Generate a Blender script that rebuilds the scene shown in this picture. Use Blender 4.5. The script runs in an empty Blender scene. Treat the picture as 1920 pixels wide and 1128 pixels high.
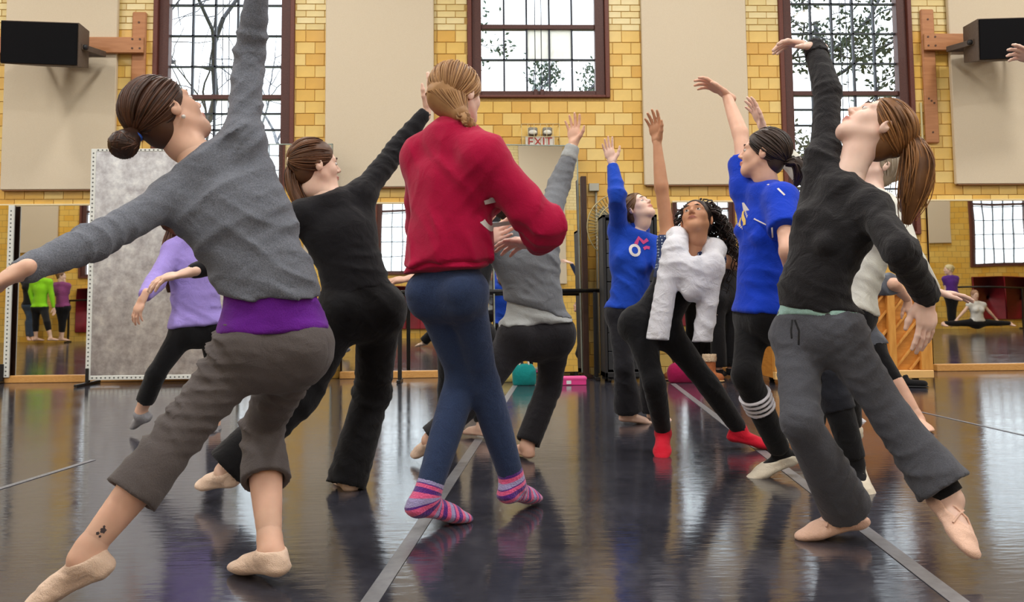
import bpy, math, random
import numpy as np
from mathutils import Vector, Matrix
from mathutils.bvhtree import BVHTree

# ------------------------------------------------------------------ camera, world, lights, exposure
scene = bpy.context.scene
col = scene.collection
FPX, CX, CY = 1600.0, 960.0, 451.0            # focal length and principal point in pixels of the 1920x1128 frame
CAM_H = 0.77
PITCH, YAW, ROLL = math.radians(4.26), math.radians(2.1), 0.0095
CAM_R = Matrix.Rotation(-YAW, 3, 'Z') @ Matrix.Rotation(math.pi/2 + PITCH, 3, 'X') @ Matrix.Rotation(-ROLL, 3, 'Z')
cam_data = bpy.data.cameras.new('camera')
cam = bpy.data.objects.new('camera', cam_data); col.objects.link(cam)
cam.matrix_world = Matrix.Translation((0, 0, CAM_H)) @ CAM_R.to_4x4()
cam_data.sensor_width = 36.0
cam_data.lens = FPX/1920*36
cam_data.shift_y = -(564-CY)/1920
cam_data.clip_start = 0.05; cam_data.clip_end = 200
scene.camera = cam

world = bpy.data.worlds.new('overcast_sky'); scene.world = world
world.use_nodes = True
bgn = world.node_tree.nodes['Background']
bgn.inputs[0].default_value = (0.90, 0.95, 1.0, 1); bgn.inputs[1].default_value = 3.6
vs = scene.view_settings
vs.view_transform = 'Standard'; vs.look = 'None'; vs.gamma = 1.0; vs.use_curve_mapping = False
vs.exposure = -0.10
LAMP_W = 82.0                                 # watts of each ceiling lamp, used in the lamp builder

# ------------------------------------------------------------------ pixel -> place
CPOS = np.array([0, 0, CAM_H])
CR = np.array(CAM_R)
def ray(px, py):
    d = CR @ np.array([(px-CX)/FPX, -(py-CY)/FPX, -1.0])
    return d
def at(px, py, Y):
    d = ray(px, py); return CPOS + d*(Y/d[1])
def ground(px, py, z=0.0):
    d = ray(px, py); return CPOS + d*((z-CAM_H)/d[2])
def reach(px, py, parent, L, s=1):
    """the point seen at the pixel that lies L from parent (s=+1 the farther one, -1 the nearer, 0 same depth)"""
    d = ray(px, py); d = d/np.linalg.norm(d)
    m = CPOS-parent
    b = m@d; c = m@m-L*L
    disc = b*b-c
    if disc <= 0 or s == 0: t = -b
    else: t = -b + s*math.sqrt(disc)
    return CPOS+d*t

# ------------------------------------------------------------------ objects
def origin_of(o):
    v = np.zeros(3)
    while o is not None:
        v += np.array(o.location); o = o.parent
    return v
def put(name, me, parent=None):
    o = bpy.data.objects.new(name, me); col.objects.link(o)
    if parent is not None: o.parent = parent
    return o
def tag(o, label=None, cat=None, group=None, kind=None):
    if label: o['label'] = label
    if cat: o['category'] = cat
    if group: o['group'] = group
    if kind: o['kind'] = kind
    return o
def empty(name, loc, label=None, cat=None, group=None, kind=None):
    o = bpy.data.objects.new(name, None); col.objects.link(o)
    o.location = [float(x) for x in loc]; o.empty_display_size = .1
    return tag(o, label, cat, group, kind)
def mesh_from(name, V, Fq, mats, smooth=True, matidx=None, attrs=None):
    """V (n,3), Fq: list of arrays (m,3) or (m,4)"""
    me = bpy.data.meshes.new(name)
    V = np.asarray(V, dtype=np.float32)
    if isinstance(Fq, np.ndarray): Fq = [Fq]
    Fq = [f for f in Fq if len(f)]
    nl = sum(f.size for f in Fq); npoly = sum(len(f) for f in Fq)
    me.vertices.add(len(V)); me.vertices.foreach_set('co', V.ravel())
    me.loops.add(nl); me.polygons.add(npoly)
    me.loops.foreach_set('vertex_index', np.concatenate([f.ravel() for f in Fq]).astype(np.int32))
    sizes = np.concatenate([np.full(len(f), f.shape[1], np.int32) for f in Fq])
    starts = np.concatenate([[0], np.cumsum(sizes)[:-1]]).astype(np.int32)
    me.polygons.foreach_set('loop_start', starts)
    me.polygons.foreach_set('use_smooth', np.full(npoly, smooth, dtype=bool))
    if matidx is not None: me.polygons.foreach_set('material_index', np.asarray(matidx, np.int32))
    for m in (mats if isinstance(mats, (list, tuple)) else [mats]): me.materials.append(m)
    me.update(calc_edges=True)
    if attrs:
        for k, a in attrs.items():
            at_ = me.attributes.new(k, 'FLOAT', 'POINT'); at_.data.foreach_set('value', np.asarray(a, np.float32))
    return me
def obj(name, V, F, mat, parent=None, smooth=True, **kw):
    V = np.asarray(V, float)
    if parent is not None: V = V-origin_of(parent)
    return put(name, mesh_from(name, V, F, mat, smooth, **kw), parent)

class MB:
    """collects shapes into one mesh"""
    def __init__(s): s.V = []; s.Q = []; s.T = []; s.n = 0; s.qm = []; s.tm = []; s.m = 0
    def add(s, V, Q=None, T=None):
        V = np.asarray(V, float)
        if Q is not None and len(Q): s.Q.append(np.asarray(Q)+s.n); s.qm += [s.m]*len(Q)
        if T is not None and len(T): s.T.append(np.asarray(T)+s.n); s.tm += [s.m]*len(T)
        s.V.append(V); s.n += len(V)
        if hasattr(s, 'vals'): s.vals.append(np.full(len(V), s.rand.rand()))
        return s
    def box(s, x0, x1, y0, y1, z0, z1, M=None, b=0.0):
        if b <= 0:
            V = np.array([[x, y, z] for z in (z0, z1) for y in (y0, y1) for x in (x0, x1)], float)
            Q = [[0,2,3,1],[4,5,7,6],[0,1,5,4],[1,3,7,5],[3,2,6,7],[2,0,4,6]]
        else:
            V = []; 
            c = [(x0,x1),(y0,y1),(z0,z1)]
            idx = {}
            for ix in (0,1):
                for iy in (0,1):
                    for iz in (0,1):
                        for ax in range(3):
                            p = [c[0][ix], c[1][iy], c[2][iz]]
                            sg = [1-2*ix, 1-2*iy, 1-2*iz]
                            for a2 in range(3):
                                if a2 != ax: p[a2] += sg[a2]*b
                            idx[(ix,iy,iz,ax)] = len(V); V.append(p)
            V = np.array(V, float); Q = []; 
            def q(a): Q.append([idx[t] for t in a])
            for ax in range(3):
                for sd in (0,1):
                    o1, o2 = [(1,2),(2,0),(0,1)][ax]
                    r = []
                    for (a, b2) in ((0,0),(1,0),(1,1),(0,1)):
                        t = [0,0,0]; t[ax] = sd; t[o1] = a; t[o2] = b2; r.append((*t, ax))
                    if sd == 0: r = r[::-1]
                    q(r)
            for ax in range(3):      # edges along ax
                o1, o2 = [(1,2),(2,0),(0,1)][ax]
                for a in (0,1):
                    for b2 in (0,1):
                        t0 = [0,0,0]; t1 = [0,0,0]; t1[ax] = 1
                        t0[o1] = t1[o1] = a; t0[o2] = t1[o2] = b2
                        r = [(*t0,o1),(*t1,o1),(*t1,o2),(*t0,o2)]
                        if (a+b2) % 2 == 1: r = r[::-1]
                        q(r)
            T = []
            for ix in (0,1):
                for iy in (0,1):
                    for iz in (0,1):
                        r = [idx[(ix,iy,iz,0)], idx[(ix,iy,iz,1)], idx[(ix,iy,iz,2)]]
                        if (ix+iy+iz) % 2 == 0: r = r[::-1]
                        T.append(r)
            if M is not None: V = V@np.array(M)[:3,:3].T+np.array(M)[:3,3]
            return s.add(V, Q, T)
        if M is not None: V = V@np.array(M)[:3,:3].T+np.array(M)[:3,3]
        return s.add(V, Q)
    def tube(s, pts, r, n=8, cap=True, flat=1.0, up=None):
        pts = np.asarray(pts, float); m = len(pts)
        r = np.full(m, r) if np.isscalar(r) else np.asarray(r)
        tg = np.gradient(pts, axis=0); tg /= np.linalg.norm(tg, axis=1)[:,None]+1e-9
        ref = np.array([0,0,1.0]) if up is None else np.asarray(up, float)
        if up is None and abs(tg[0]@ref) > .9: ref = np.array([1.0,0,0])
        U = np.empty_like(pts)
        u = ref-tg[0]*(ref@tg[0]); u /= np.linalg.norm(u)
        for i in range(m):
            u = u-tg[i]*(u@tg[i]); u /= np.linalg.norm(u)+1e-9; U[i] = u
        W = np.cross(tg, U)
        a = np.linspace(0, 2*np.pi, n, endpoint=False)
        V = (pts[:,None]+r[:,None,None]*(np.cos(a)[None,:,None]*U[:,None]*flat+np.sin(a)[None,:,None]*W[:,None])).reshape(-1,3)
        i, j = np.meshgrid(np.arange(m-1), np.arange(n), indexing='ij')
        j2 = (j+1) % n
        Q = np.stack([i*n+j, i*n+j2, (i+1)*n+j2, (i+1)*n+j], -1).reshape(-1,4)
        T = []
        if cap:
            V = np.vstack([V, pts[0], pts[-1]]); c0 = m*n; c1 = c0+1
            T = [[c0, (k+1)%n, k] for k in range(n)]+[[c1, (m-1)*n+k, (m-1)*n+(k+1)%n] for k in range(n)]
        return s.add(V, Q, T)
    def cyl(s, a, b, r, n=16, r2=None):
        return s.tube([a, b], [r, r if r2 is None else r2], n)
    def ball(s, c, r, n=10, R=None):
        r = np.ones(3)*r
        th = np.linspace(0, np.pi, n+1)[1:-1]; ph = np.linspace(0, 2*np.pi, 2*n, endpoint=False)
        V = np.stack([np.outer(np.sin(th), np.cos(ph)), np.outer(np.sin(th), np.sin(ph)), np.outer(np.cos(th), np.ones(2*n))], -1).reshape(-1,3)
        V = np.vstack([V, [0,0,1], [0,0,-1]])*r
        if R is not None: V = V@np.asarray(R)
        m = n-1; w = 2*n
        Q = [[i*w+j, (i+1)*w+j, (i+1)*w+(j+1)%w, i*w+(j+1)%w] for i in range(m-1) for j in range(w)]
        T = [[m*w, j, (j+1)%w] for j in range(w)]+[[m*w+1, (m-1)*w+(j+1)%w, (m-1)*w+j] for j in range(w)]
        return s.add(V+np.asarray(c), Q, T)
    def prism(s, poly, d0, d1, axes=((1,0,0),(0,0,1),(0,1,0)), o=(0,0,0)):
        """poly: 2D points in axes[0],axes[1]; extruded from d0 to d1 along axes[2]"""
        A = np.array(axes, float); o = np.asarray(o, float); n = len(poly); poly = np.asarray(poly, float)
        V = np.vstack([o+poly@A[:2]+A[2]*d for d in (d0, d1)])
        V = np.vstack([V, V[:n].mean(0), V[n:].mean(0)])
        Q = [[k, (k+1)%n, n+(k+1)%n, n+k] for k in range(n)]
        T = [[2*n, (k+1)%n, k] for k in range(n)]+[[2*n+1, n+k, n+(k+1)%n] for k in range(n)]
        return s.add(V, Q, T)
    def build(s, name, mat, parent=None, smooth=False, **kw):
        F = []; mi = []
        if s.Q: F.append(np.concatenate(s.Q)); mi += s.qm
        if s.T: F.append(np.concatenate(s.T)); mi += s.tm
        if isinstance(mat, (list, tuple)): kw['matidx'] = mi
        return obj(name, np.concatenate(s.V), F, mat, parent, smooth, **kw)

# ------------------------------------------------------------------ materials
def lin(c):
    c = np.array(c, float)/255.0
    return tuple(np.where(c <= .04045, c/12.92, ((c+.055)/1.055)**2.4))
class NT:
    def __init__(s, name):
        s.m = bpy.data.materials.new(name); s.m.use_nodes = True
        s.t = s.m.node_tree; s.b = s.t.nodes['Principled BSDF']; s.out = s.t.nodes['Material Output']
    def n(s, typ, **kw):
        nd = s.t.nodes.new(typ)
        for k, v in kw.items():
            if k.startswith('i_'):
                key = k[2:]; key = int(key) if key.isdigit() else key.replace('_', ' ')
                nd.inputs[key].default_value = v
            else: setattr(nd, k, v)
        return nd
    def l(s, a, b): s.t.links.new(a, b)
    def ramp(s, stops, interp='LINEAR'):
        r = s.n('ShaderNodeValToRGB'); cr = r.color_ramp; cr.interpolation = interp
        while len(cr.elements) < len(stops): cr.elements.new(.5)
        for e, (p, c) in zip(cr.elements, stops): e.position = p; e.color = (*c, 1) if len(c) == 3 else c
        return r
    def coord(s, scale=(1,1,1), which='Object'):
        tc = s.n('ShaderNodeTexCoord'); mp = s.n('ShaderNodeMapping'); mp.inputs['Scale'].default_value = scale
        s.l(tc.outputs[which], mp.inputs[0]); return mp.outputs[0]
    def bump(s, height, strength=.3, dist=.01):
        b = s.n('ShaderNodeBump'); b.inputs['Strength'].default_value = strength; b.inputs['Distance'].default_value = dist
        s.l(height, b.inputs['Height']); s.l(b.outputs[0], s.b.inputs['Normal']); return b
def plain(name, c, rough=.5, metal=0.0, spec=.5, emit=None, es=0):
    t = NT(name); t.b.inputs['Base Color'].default_value = (*lin(c), 1); t.b.inputs['Roughness'].default_value = rough
    t.b.inputs['Metallic'].default_value = metal; t.b.inputs['Specular IOR Level'].default_value = spec
    if emit: t.b.inputs['Emission Color'].default_value = (*lin(emit), 1); t.b.inputs['Emission Strength'].default_value = es
    return t.m
def noisy(name, c1, c2, scale=20, stretch=(1,1,1), rough=.6, bump=.2, dist=.004, metal=0, detail=4, spec=.4):
    t = NT(name); co = t.coord(stretch)
    nz = t.n('ShaderNodeTexNoise', i_Scale=scale, i_Detail=detail); t.l(co, nz.inputs['Vector'])
    r = t.ramp([(.3, lin(c1)), (.7, lin(c2))]); t.l(nz.outputs[0], r.inputs[0]); t.l(r.outputs[0], t.b.inputs['Base Color'])
    t.b.inputs['Roughness'].default_value = rough; t.b.inputs['Metallic'].default_value = metal
    t.b.inputs['Specular IOR Level'].default_value = spec
    if bump: t.bump(nz.outputs[0], bump, dist)
    return t.m
def fabric(name, c, heather=.12, fine=900, bump=.25, rough=.9, sheen=.15, spec=.15):
    t = NT(name); co = t.coord()
    nz = t.n('ShaderNodeTexNoise', i_Scale=fine*.35, i_Detail=3.0); t.l(co, nz.inputs['Vector'])
    n2 = t.n('ShaderNodeTexNoise', i_Scale=16.0, i_Detail=2.0, i_Distortion=1.2); t.l(co, n2.inputs['Vector'])
    c = np.array(lin(c)); r = t.ramp([(.3, tuple(c*(1-heather))), (.7, tuple(c*(1+heather)))])
    t.l(nz.outputs[0], r.inputs[0]); t.l(r.outputs[0], t.b.inputs['Base Color'])
    t.b.inputs['Roughness'].default_value = rough; t.b.inputs['Specular IOR Level'].default_value = spec
    t.b.inputs['Sheen Weight'].default_value = sheen; t.b.inputs['Sheen Roughness'].default_value = .5
    ad = t.n('ShaderNodeMath', operation='MULTIPLY_ADD'); ad.inputs[1].default_value = 4.0
    t.l(n2.outputs[0], ad.inputs[0]); t.l(nz.outputs[0], ad.inputs[2])
    t.bump(ad.outputs[0], min(1, bump*1.6), .004)
    return t.m

# ------------------------------------------------------------------ implicit surfaces for bodies and cloth
def nrm(v): v = np.asarray(v, float); return v/(np.linalg.norm(v)+1e-12)
class Field:
    def __init__(s): s.p = []; s.folds = []; s.post = []
    def cap(s, a, b, ra, rb=None, k=.02, u=None, ratio=1.0, bulge=0.0, cuts=(), sub=False):
        a = np.asarray(a, float); b = np.asarray(b, float); rb = ra if rb is None else rb
        s.p.append(('c', a, b, ra, rb, k, u, ratio, bulge, list(cuts), sub)); return s
    def ell(s, c, axes, rad, k=.02, cuts=(), sub=False):
        s.p.append(('e', np.asarray(c, float), np.asarray(axes, float), np.asarray(rad, float), k, list(cuts), sub)); return s
    def fold(s, amp, freq, dirv, center=None, rad=.2, seed=0):
        s.folds.append((amp, freq, nrm(dirv), center, rad, seed)); return s
    def bounds(s, P):
        if P[0] == 'c':
            _, a, b, ra, rb, k, u, ratio, bu, cuts, sub = P
            m = (max(ra, rb)+max(bu, 0))*max(1, ratio)+k
            lo = np.minimum(a, b)-m; hi = np.maximum(a, b)+m
        else:
            m = P[3].max()+P[4]; lo = P[1]-m; hi = P[1]+m
        return lo, hi
    def crease(s, D, lo, h):
        ii = np.argwhere(np.abs(D) < .035)
        p = lo+ii*h; add = np.zeros(len(p))
        for (amp, freq, dv, cen, rad, seed) in s.folds:
            rg = np.random.RandomState(seed+11)
            w = 1.0 if cen is None else np.exp(-((p-cen)**2).sum(1)/rad**2)
            for j in range(2):
                d2 = nrm(dv+rg.randn(3)*.22); fq = freq*(.95 if j == 0 else 1.5)
                warp = sum(np.sin(p@(rg.randn(3)*5)+rg.rand()*6) for _ in range(3))+.5*sum(np.sin(p@(rg.randn(3)*13)+rg.rand()*6) for _ in range(3))
                th = 2*np.pi*fq*(p@d2)+1.7*warp
                mod = np.clip(.35+.75*np.sin(p@(rg.randn(3)*9)+rg.rand()*6)*np.sin(p@(rg.randn(3)*9)+rg.rand()*6)+.3*np.sin(p@(rg.randn(3)*14)), 0, 1)
                add += 1.45*amp*w*mod*((1-np.abs(np.sin(th*.5)))**1.7-.13)*(1 if j == 0 else .6)
        D[tuple(ii.T)] -= add.astype(np.float32)
    def mesh(s, h, smooth=1):
        lo = np.min([s.bounds(P)[0] for P in s.p if not P[-1]], axis=0)-2*h-.012
        hi = np.max([s.bounds(P)[1] for P in s.p if not P[-1]], axis=0)+2*h+.012
        n = np.ceil((hi-lo)/h).astype(int)+1
        D = np.full(n, 1.0, np.float32)
        gx, gy, gz = [lo[i]+h*np.arange(n[i]) for i in range(3)]
        for P in s.p+[None]+s.post:
            if P is None:
                if s.folds: s.crease(D, lo, h)
                continue
            l, u_ = s.bounds(P)
            i0 = np.maximum(((l-lo)/h-2).astype(int), 0); i1 = np.minimum(((u_-lo)/h+3).astype(int), n)
            if np.any(i1 <= i0): continue
            sl = tuple(slice(i0[j], i1[j]) for j in range(3))
            X = gx[sl[0]][:,None,None].astype(np.float32); Y = gy[sl[1]][None,:,None].astype(np.float32); Z = gz[sl[2]][None,None,:].astype(np.float32)
            if P[0] == 'c':
                _, a, b, ra, rb, k, u, ratio, bulge, cuts, sub = P
                x = X-a[0]; y = Y-a[1]; z = Z-a[2]
                ba = b-a; L2 = float(ba@ba)+1e-12
                t = np.clip((x*ba[0]+y*ba[1]+z*ba[2])/L2, 0, 1)
                qx = x-t*ba[0]; qy = y-t*ba[1]; qz = z-t*ba[2]
                r = ra+(rb-ra)*t
                if bulge: r = r+bulge*np.sin(np.pi*np.sqrt(t))
                d2 = qx*qx+qy*qy+qz*qz
                if u is not None:
                    v = nrm(np.cross(ba, u)); qv = qx*v[0]+qy*v[1]+qz*v[2]
                    d2 = d2+qv*qv*(1/ratio**2-1)
                d = np.sqrt(np.maximum(d2, 0))-r
                if u is not None and ratio < 1: d = d*np.float32(.5+.5*ratio)
            else:
                _, c, A, R, k, cuts, sub = P
                x = X-c[0]; y = Y-c[1]; z = Z-c[2]
                q = [x*A[j][0]+y*A[j][1]+z*A[j][2] for j in range(3)]
                k0 = np.sqrt(sum((q[j]/R[j])**2 for j in range(3)))
                k1 = np.sqrt(sum((q[j]/R[j]**2)**2 for j in range(3)))
                d = k0*(k0-1)/(k1+1e-6)
            for (p0, nn) in cuts:
                d = np.maximum(d, (X-p0[0])*nn[0]+(Y-p0[1])*nn[1]+(Z-p0[2])*nn[2])
            cur = D[sl]
            if sub:
                d = -d; hh = np.maximum(k-np.abs(cur-d), 0)/k; D[sl] = np.maximum(cur, d)+hh*hh*k*.25
            else:
                hh = np.maximum(k-np.abs(cur-d), 0)/k; D[sl] = np.minimum(cur, d)-hh*hh*k*.25
        V, Q = surface_nets(D, lo, h)
        for _ in range(smooth): V = relax(V, Q, .45)
        return V, Q

def surface_nets(D, lo, h):
    S = D < 0
    n = D.shape
    cnt = np.zeros([d-1 for d in n], np.uint8)
    cor = [(i, j, k) for i in (0,1) for j in (0,1) for k in (0,1)]
    for (i, j, k) in cor: cnt += S[i:n[0]-1+i, j:n[1]-1+j, k:n[2]-1+k]
    mask = (cnt > 0) & (cnt < 8)
    ids = np.argwhere(mask)
    idx = np.full(mask.shape, -1, np.int32); idx[mask] = np.arange(len(ids))
    val = {c: D[ids[:,0]+c[0], ids[:,1]+c[1], ids[:,2]+c[2]].astype(np.float64) for c in cor}
    acc = np.zeros((len(ids), 3)); num = np.zeros(len(ids))
    for c in cor:
        for ax in range(3):
            if c[ax] == 0:
                c2 = list(c); c2[ax] = 1; c2 = tuple(c2)
                v0, v1 = val[c], val[c2]; m = (v0 < 0) != (v1 < 0)
                t = v0[m]/(v0[m]-v1[m])
                p = np.tile(np.array(c, float), (m.sum(), 1)); p[:,ax] = t
                acc[m] += p; num[m] += 1
    V = lo+h*(ids+acc/num[:,None])
    quads = []
    for ax in range(3):
        o1, o2 = [(1,2),(2,0),(0,1)][ax]
        a = [slice(None)]*3; b = [slice(None)]*3
        a[ax] = slice(0, -1); b[ax] = slice(1, None)
        E = S[tuple(a)] != S[tuple(b)]
        e = np.argwhere(E)
        ok = (e[:,o1] > 0) & (e[:,o2] > 0) & (e[:,o1] < n[o1]-1) & (e[:,o2] < n[o2]-1)
        e = e[ok]
        ins = S[tuple(e.T)]
        def cell(d1, d2):
            c = e.copy(); c[:,o1] += d1; c[:,o2] += d2; return idx[tuple(c.T)]
        q = np.stack([cell(-1,-1), cell(0,-1), cell(0,0), cell(-1,0)], 1)
        q[~ins] = q[~ins][:, ::-1]
        quads.append(q)
    return V, np.concatenate(quads)
def relax(V, Q, f):
    acc = np.zeros_like(V); num = np.zeros(len(V))
    for i in range(4):
        a = Q[:,i]; b = Q[:,(i+1)%4]
        for ax in range(3):
            acc[:,ax] += np.bincount(a, V[b,ax], len(V))+np.bincount(b, V[a,ax], len(V))
        num += np.bincount(a, minlength=len(V))+np.bincount(b, minlength=len(V))
    return V+f*(acc/np.maximum(num, 1)[:,None]-V)
def join(parts):
    Vs = []; Qs = []; n = 0
    for V, Q in parts:
        Vs.append(V); Qs.append(Q+n); n += len(V)
    return np.concatenate(Vs), np.concatenate(Qs)

# ------------------------------------------------------------------ people
def skin_mat(name, c, lip=(190,105,95)):
    t = NT(name); co = t.coord()
    nz = t.n('ShaderNodeTexNoise', i_Scale=14.0, i_Detail=3.0); t.l(co, nz.inputs['Vector'])
    c = np.array(lin(c)); r = t.ramp([(.3, tuple(c*np.array([.93,.88,.86]))), (.7, tuple(np.minimum(c*1.06, 1)))])
    t.l(nz.outputs[0], r.inputs[0])
    a = t.n('ShaderNodeAttribute', attribute_name='lip'); mx = t.n('ShaderNodeMix', data_type='RGBA')
    t.l(a.outputs['Fac'], mx.inputs[0]); t.l(r.outputs[0], mx.inputs[6]); mx.inputs[7].default_value = (*lin(lip), 1)
    t.l(mx.outputs[2], t.b.inputs['Base Color'])
    t.b.inputs['Roughness'].default_value = .5; t.b.inputs['Specular IOR Level'].default_value = .35
    t.b.inputs['Subsurface Weight'].default_value = .12; t.b.inputs['Subsurface Radius'].default_value = (1,.35,.2); t.b.inputs['Subsurface Scale'].default_value = .012
    return t.m
def hair_mat(name, c, c2=None):
    c2 = c2 or tuple(min(255, x*1.5+8) for x in c)
    t = NT(name); co = t.coord((1,1,1))
    nz = t.n('ShaderNodeTexNoise', i_Scale=18.0, i_Detail=2.0); t.l(co, nz.inputs['Vector'])
    at_ = t.n('ShaderNodeAttribute', attribute_name='lock'); ad = t.n('ShaderNodeMath', operation='MULTIPLY_ADD'); ad.inputs[1].default_value = .55
    n5 = t.n('ShaderNodeMath', operation='MULTIPLY'); n5.inputs[1].default_value = .5; t.l(nz.outputs[0], n5.inputs[0])
    t.l(at_.outputs['Fac'], ad.inputs[0]); t.l(n5.outputs[0], ad.inputs[2])
    r = t.ramp([(.2, lin(c)), (.8, lin(c2))]); t.l(ad.outputs[0], r.inputs[0]); t.l(r.outputs[0], t.b.inputs['Base Color'])
    t.b.inputs['Roughness'].default_value = .45; t.b.inputs['Specular IOR Level'].default_value = .35
    return t.m
SKIN_L = skin_mat('skin_light', (240,204,184)); SKIN_P = skin_mat('skin_pink', (242,208,192)); SKIN_B = skin_mat('skin_brown', (204,152,118), (150,84,72))
SKIN_W = skin_mat('skin_warm', (234,190,166))
EYE_W = plain('eye_white', (225,220,215), .2); EYE_D = plain('eye_dark', (35,22,16), .15)
BROW = plain('brow_hair', (60,42,32), .8)

class P: pass
def spread_frame(F, U):
    F = nrm(F); U = nrm(U-F*(F@U)); return F, U, np.cross(F, U)

def body_axes(J):
    J.pel = (J.hL+J.hR)/2
    if not hasattr(J, 'chest'): J.chest = J.neck+(J.pel-J.neck)*.33
    if not hasattr(J, 'waist'): J.waist = J.pel+(J.chest-J.pel)*.48
    J.rp = nrm(J.hR-J.hL); J.rc = nrm(J.sR-J.sL)
    J.up_p = nrm(J.waist-J.pel); J.up_c = nrm(J.neck-J.chest)
    J.fp = nrm(np.cross(J.up_p, J.rp)); J.fc = nrm(np.cross(J.up_c, J.rc))
    J.rp = nrm(np.cross(J.fp, J.up_p)); 
    J.mid = nrm(J.rp+J.rc)

def torso(F, J, off=0.0, cuts=(), loose=0.0, hips=True, bust=None, upper=True, lower=True):
    bust = getattr(J, 'bust', .85) if bust is None else bust*getattr(J, 'bust', .85)
    s = J.s; w = J.w*s*.94; k = .03
    if lower:
        if hips:
            F.cap(J.hL, J.hR, .098*w+off, k=k, cuts=cuts, u=J.rp, ratio=1.0)
            for h in (J.hL, J.hR):
                F.cap(h-J.fp*.045*s, h-J.fp*.03*s-J.up_p*.03*s, .082*w+off, k=k, cuts=cuts)
        F.cap(J.pel+J.up_p*.02*s, J.waist, .137*w+off+loose, .116*w+off+loose*.7, k=k, u=J.rp, ratio=.8, cuts=cuts)
    if upper:
        F.cap(J.waist, J.chest, .116*w+off+loose*.7, .132*w+off+loose*.3, k=k, u=J.mid, ratio=.8, cuts=cuts)
        F.cap(J.chest, J.neck-J.up_c*.055*s, .132*w+off, .085*w+off, k=k, u=J.rc, ratio=.74, cuts=cuts)
        nb = J.neck-J.up_c*.03*s
        for S in (J.sL, J.sR):
            F.cap(S, nb, .047*s+off, .05*s+off, k=k, cuts=cuts[:1])
            sd = 1 if S is J.sR else -1
            F.cap(S-J.up_c*.01, J.chest+J.mid*sd*.075*w-J.up_c*.06*s, .046*s+off, .05*s+off, k=k, cuts=cuts[:1])
        if bust:
            for sd in (-1, 1):
                F.cap(J.chest+J.fc*.055*s+J.rc*sd*.068*s-J.up_c*.015, J.chest+J.fc*.075*s+J.rc*sd*.07*s-J.up_c*.03, .062*s*bust+off*.8, k=k, cuts=cuts)

def arm(F, S, E, W, s, off=0.0, o2=None, o3=None, cuts=(), k=.02):
    o2 = off if o2 is None else o2; o3 = off if o3 is None else o3
    F.cap(S, E, .041*s+off, .033*s+o2, k=k*1.6, cuts=cuts)
    F.cap(E, W, .034*s+o2, .0225*s+o3, k=k, bulge=.004, cuts=cuts)
def leg(F, H, K, A, s, w=1, off=0.0, o2=None, o3=None, cuts=(), k=.03, calf=.011):
    o2 = off if o2 is None else o2; o3 = off if o3 is None else o3
    F.cap(H, K, .077*s*w+off, .048*s+o2, k=k*1.4, cuts=cuts)
    F.cap(K, A, .046*s+o2, .031*s+o3, k=k, bulge=calf, cuts=cuts)

def hand(F, W, D, N, side, s=1.0, curl=(.25,.3,.35,.4), bend=.35, fan=.07, thumb=.6):
    D = nrm(D); N = nrm(N-D*(N@D)); T = np.cross(D, N)*(1 if side == 'R' else -1)
    F.cap(W-D*.03*s, W+D*.012*s, .0245*s, .023*s, k=.012, u=T, ratio=.85)
    F.cap(W+D*.02*s, W+D*.072*s, .027*s, .037*s, k=.02, u=T, ratio=.36)
    fl = [(.042,.025,.021),(.046,.028,.022),(.042,.026,.021),(.033,.02,.018)]
    ox = [.0275,.0095,-.0085,-.026]; oy = [.088,.091,.087,.078]
    for i in range(4):
        b = W+D*oy[i]*s*.97+T*ox[i]*s; a = curl[i]; fa = fan*(1.5-i)
        p = b-D*.02*s
        r = [.0092,.0088,.008,.0066] if i < 3 else [.008,.0076,.007,.006]
        d = D*math.cos(a)+N*math.sin(a); d = nrm(d+T*fa)
        F.cap(p, b, r[0]*s, r[0]*s, k=.012)
        p = b
        for j in range(3):
            q = p+d*fl[i][j]*s
            F.cap(p, q, r[j]*s, r[j+1]*s, k=.004)
            p = q; a += bend*(1 if j == 0 else .7)
            d = nrm(D*math.cos(a)+N*math.sin(a)+T*fa)
    b = W+D*.022*s+T*.022*s+N*.006*s
    d = nrm(D*.75+T*thumb+N*.25); F.cap(b, b+d*.04*s, .0145*s, .0115*s, k=.016)
    p = b+d*.04*s; d2 = nrm(D*.95+T*thumb*.75+N*.2); F.cap(p, p+d2*.03*s, .0112*s, .0098*s, k=.006)
    p = p+d2*.03*s; d3 = nrm(D*1.0+T*thumb*.45+N*.25); F.cap(p, p+d3*.025*s, .0098*s, .007*s, k=.006)

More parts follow.
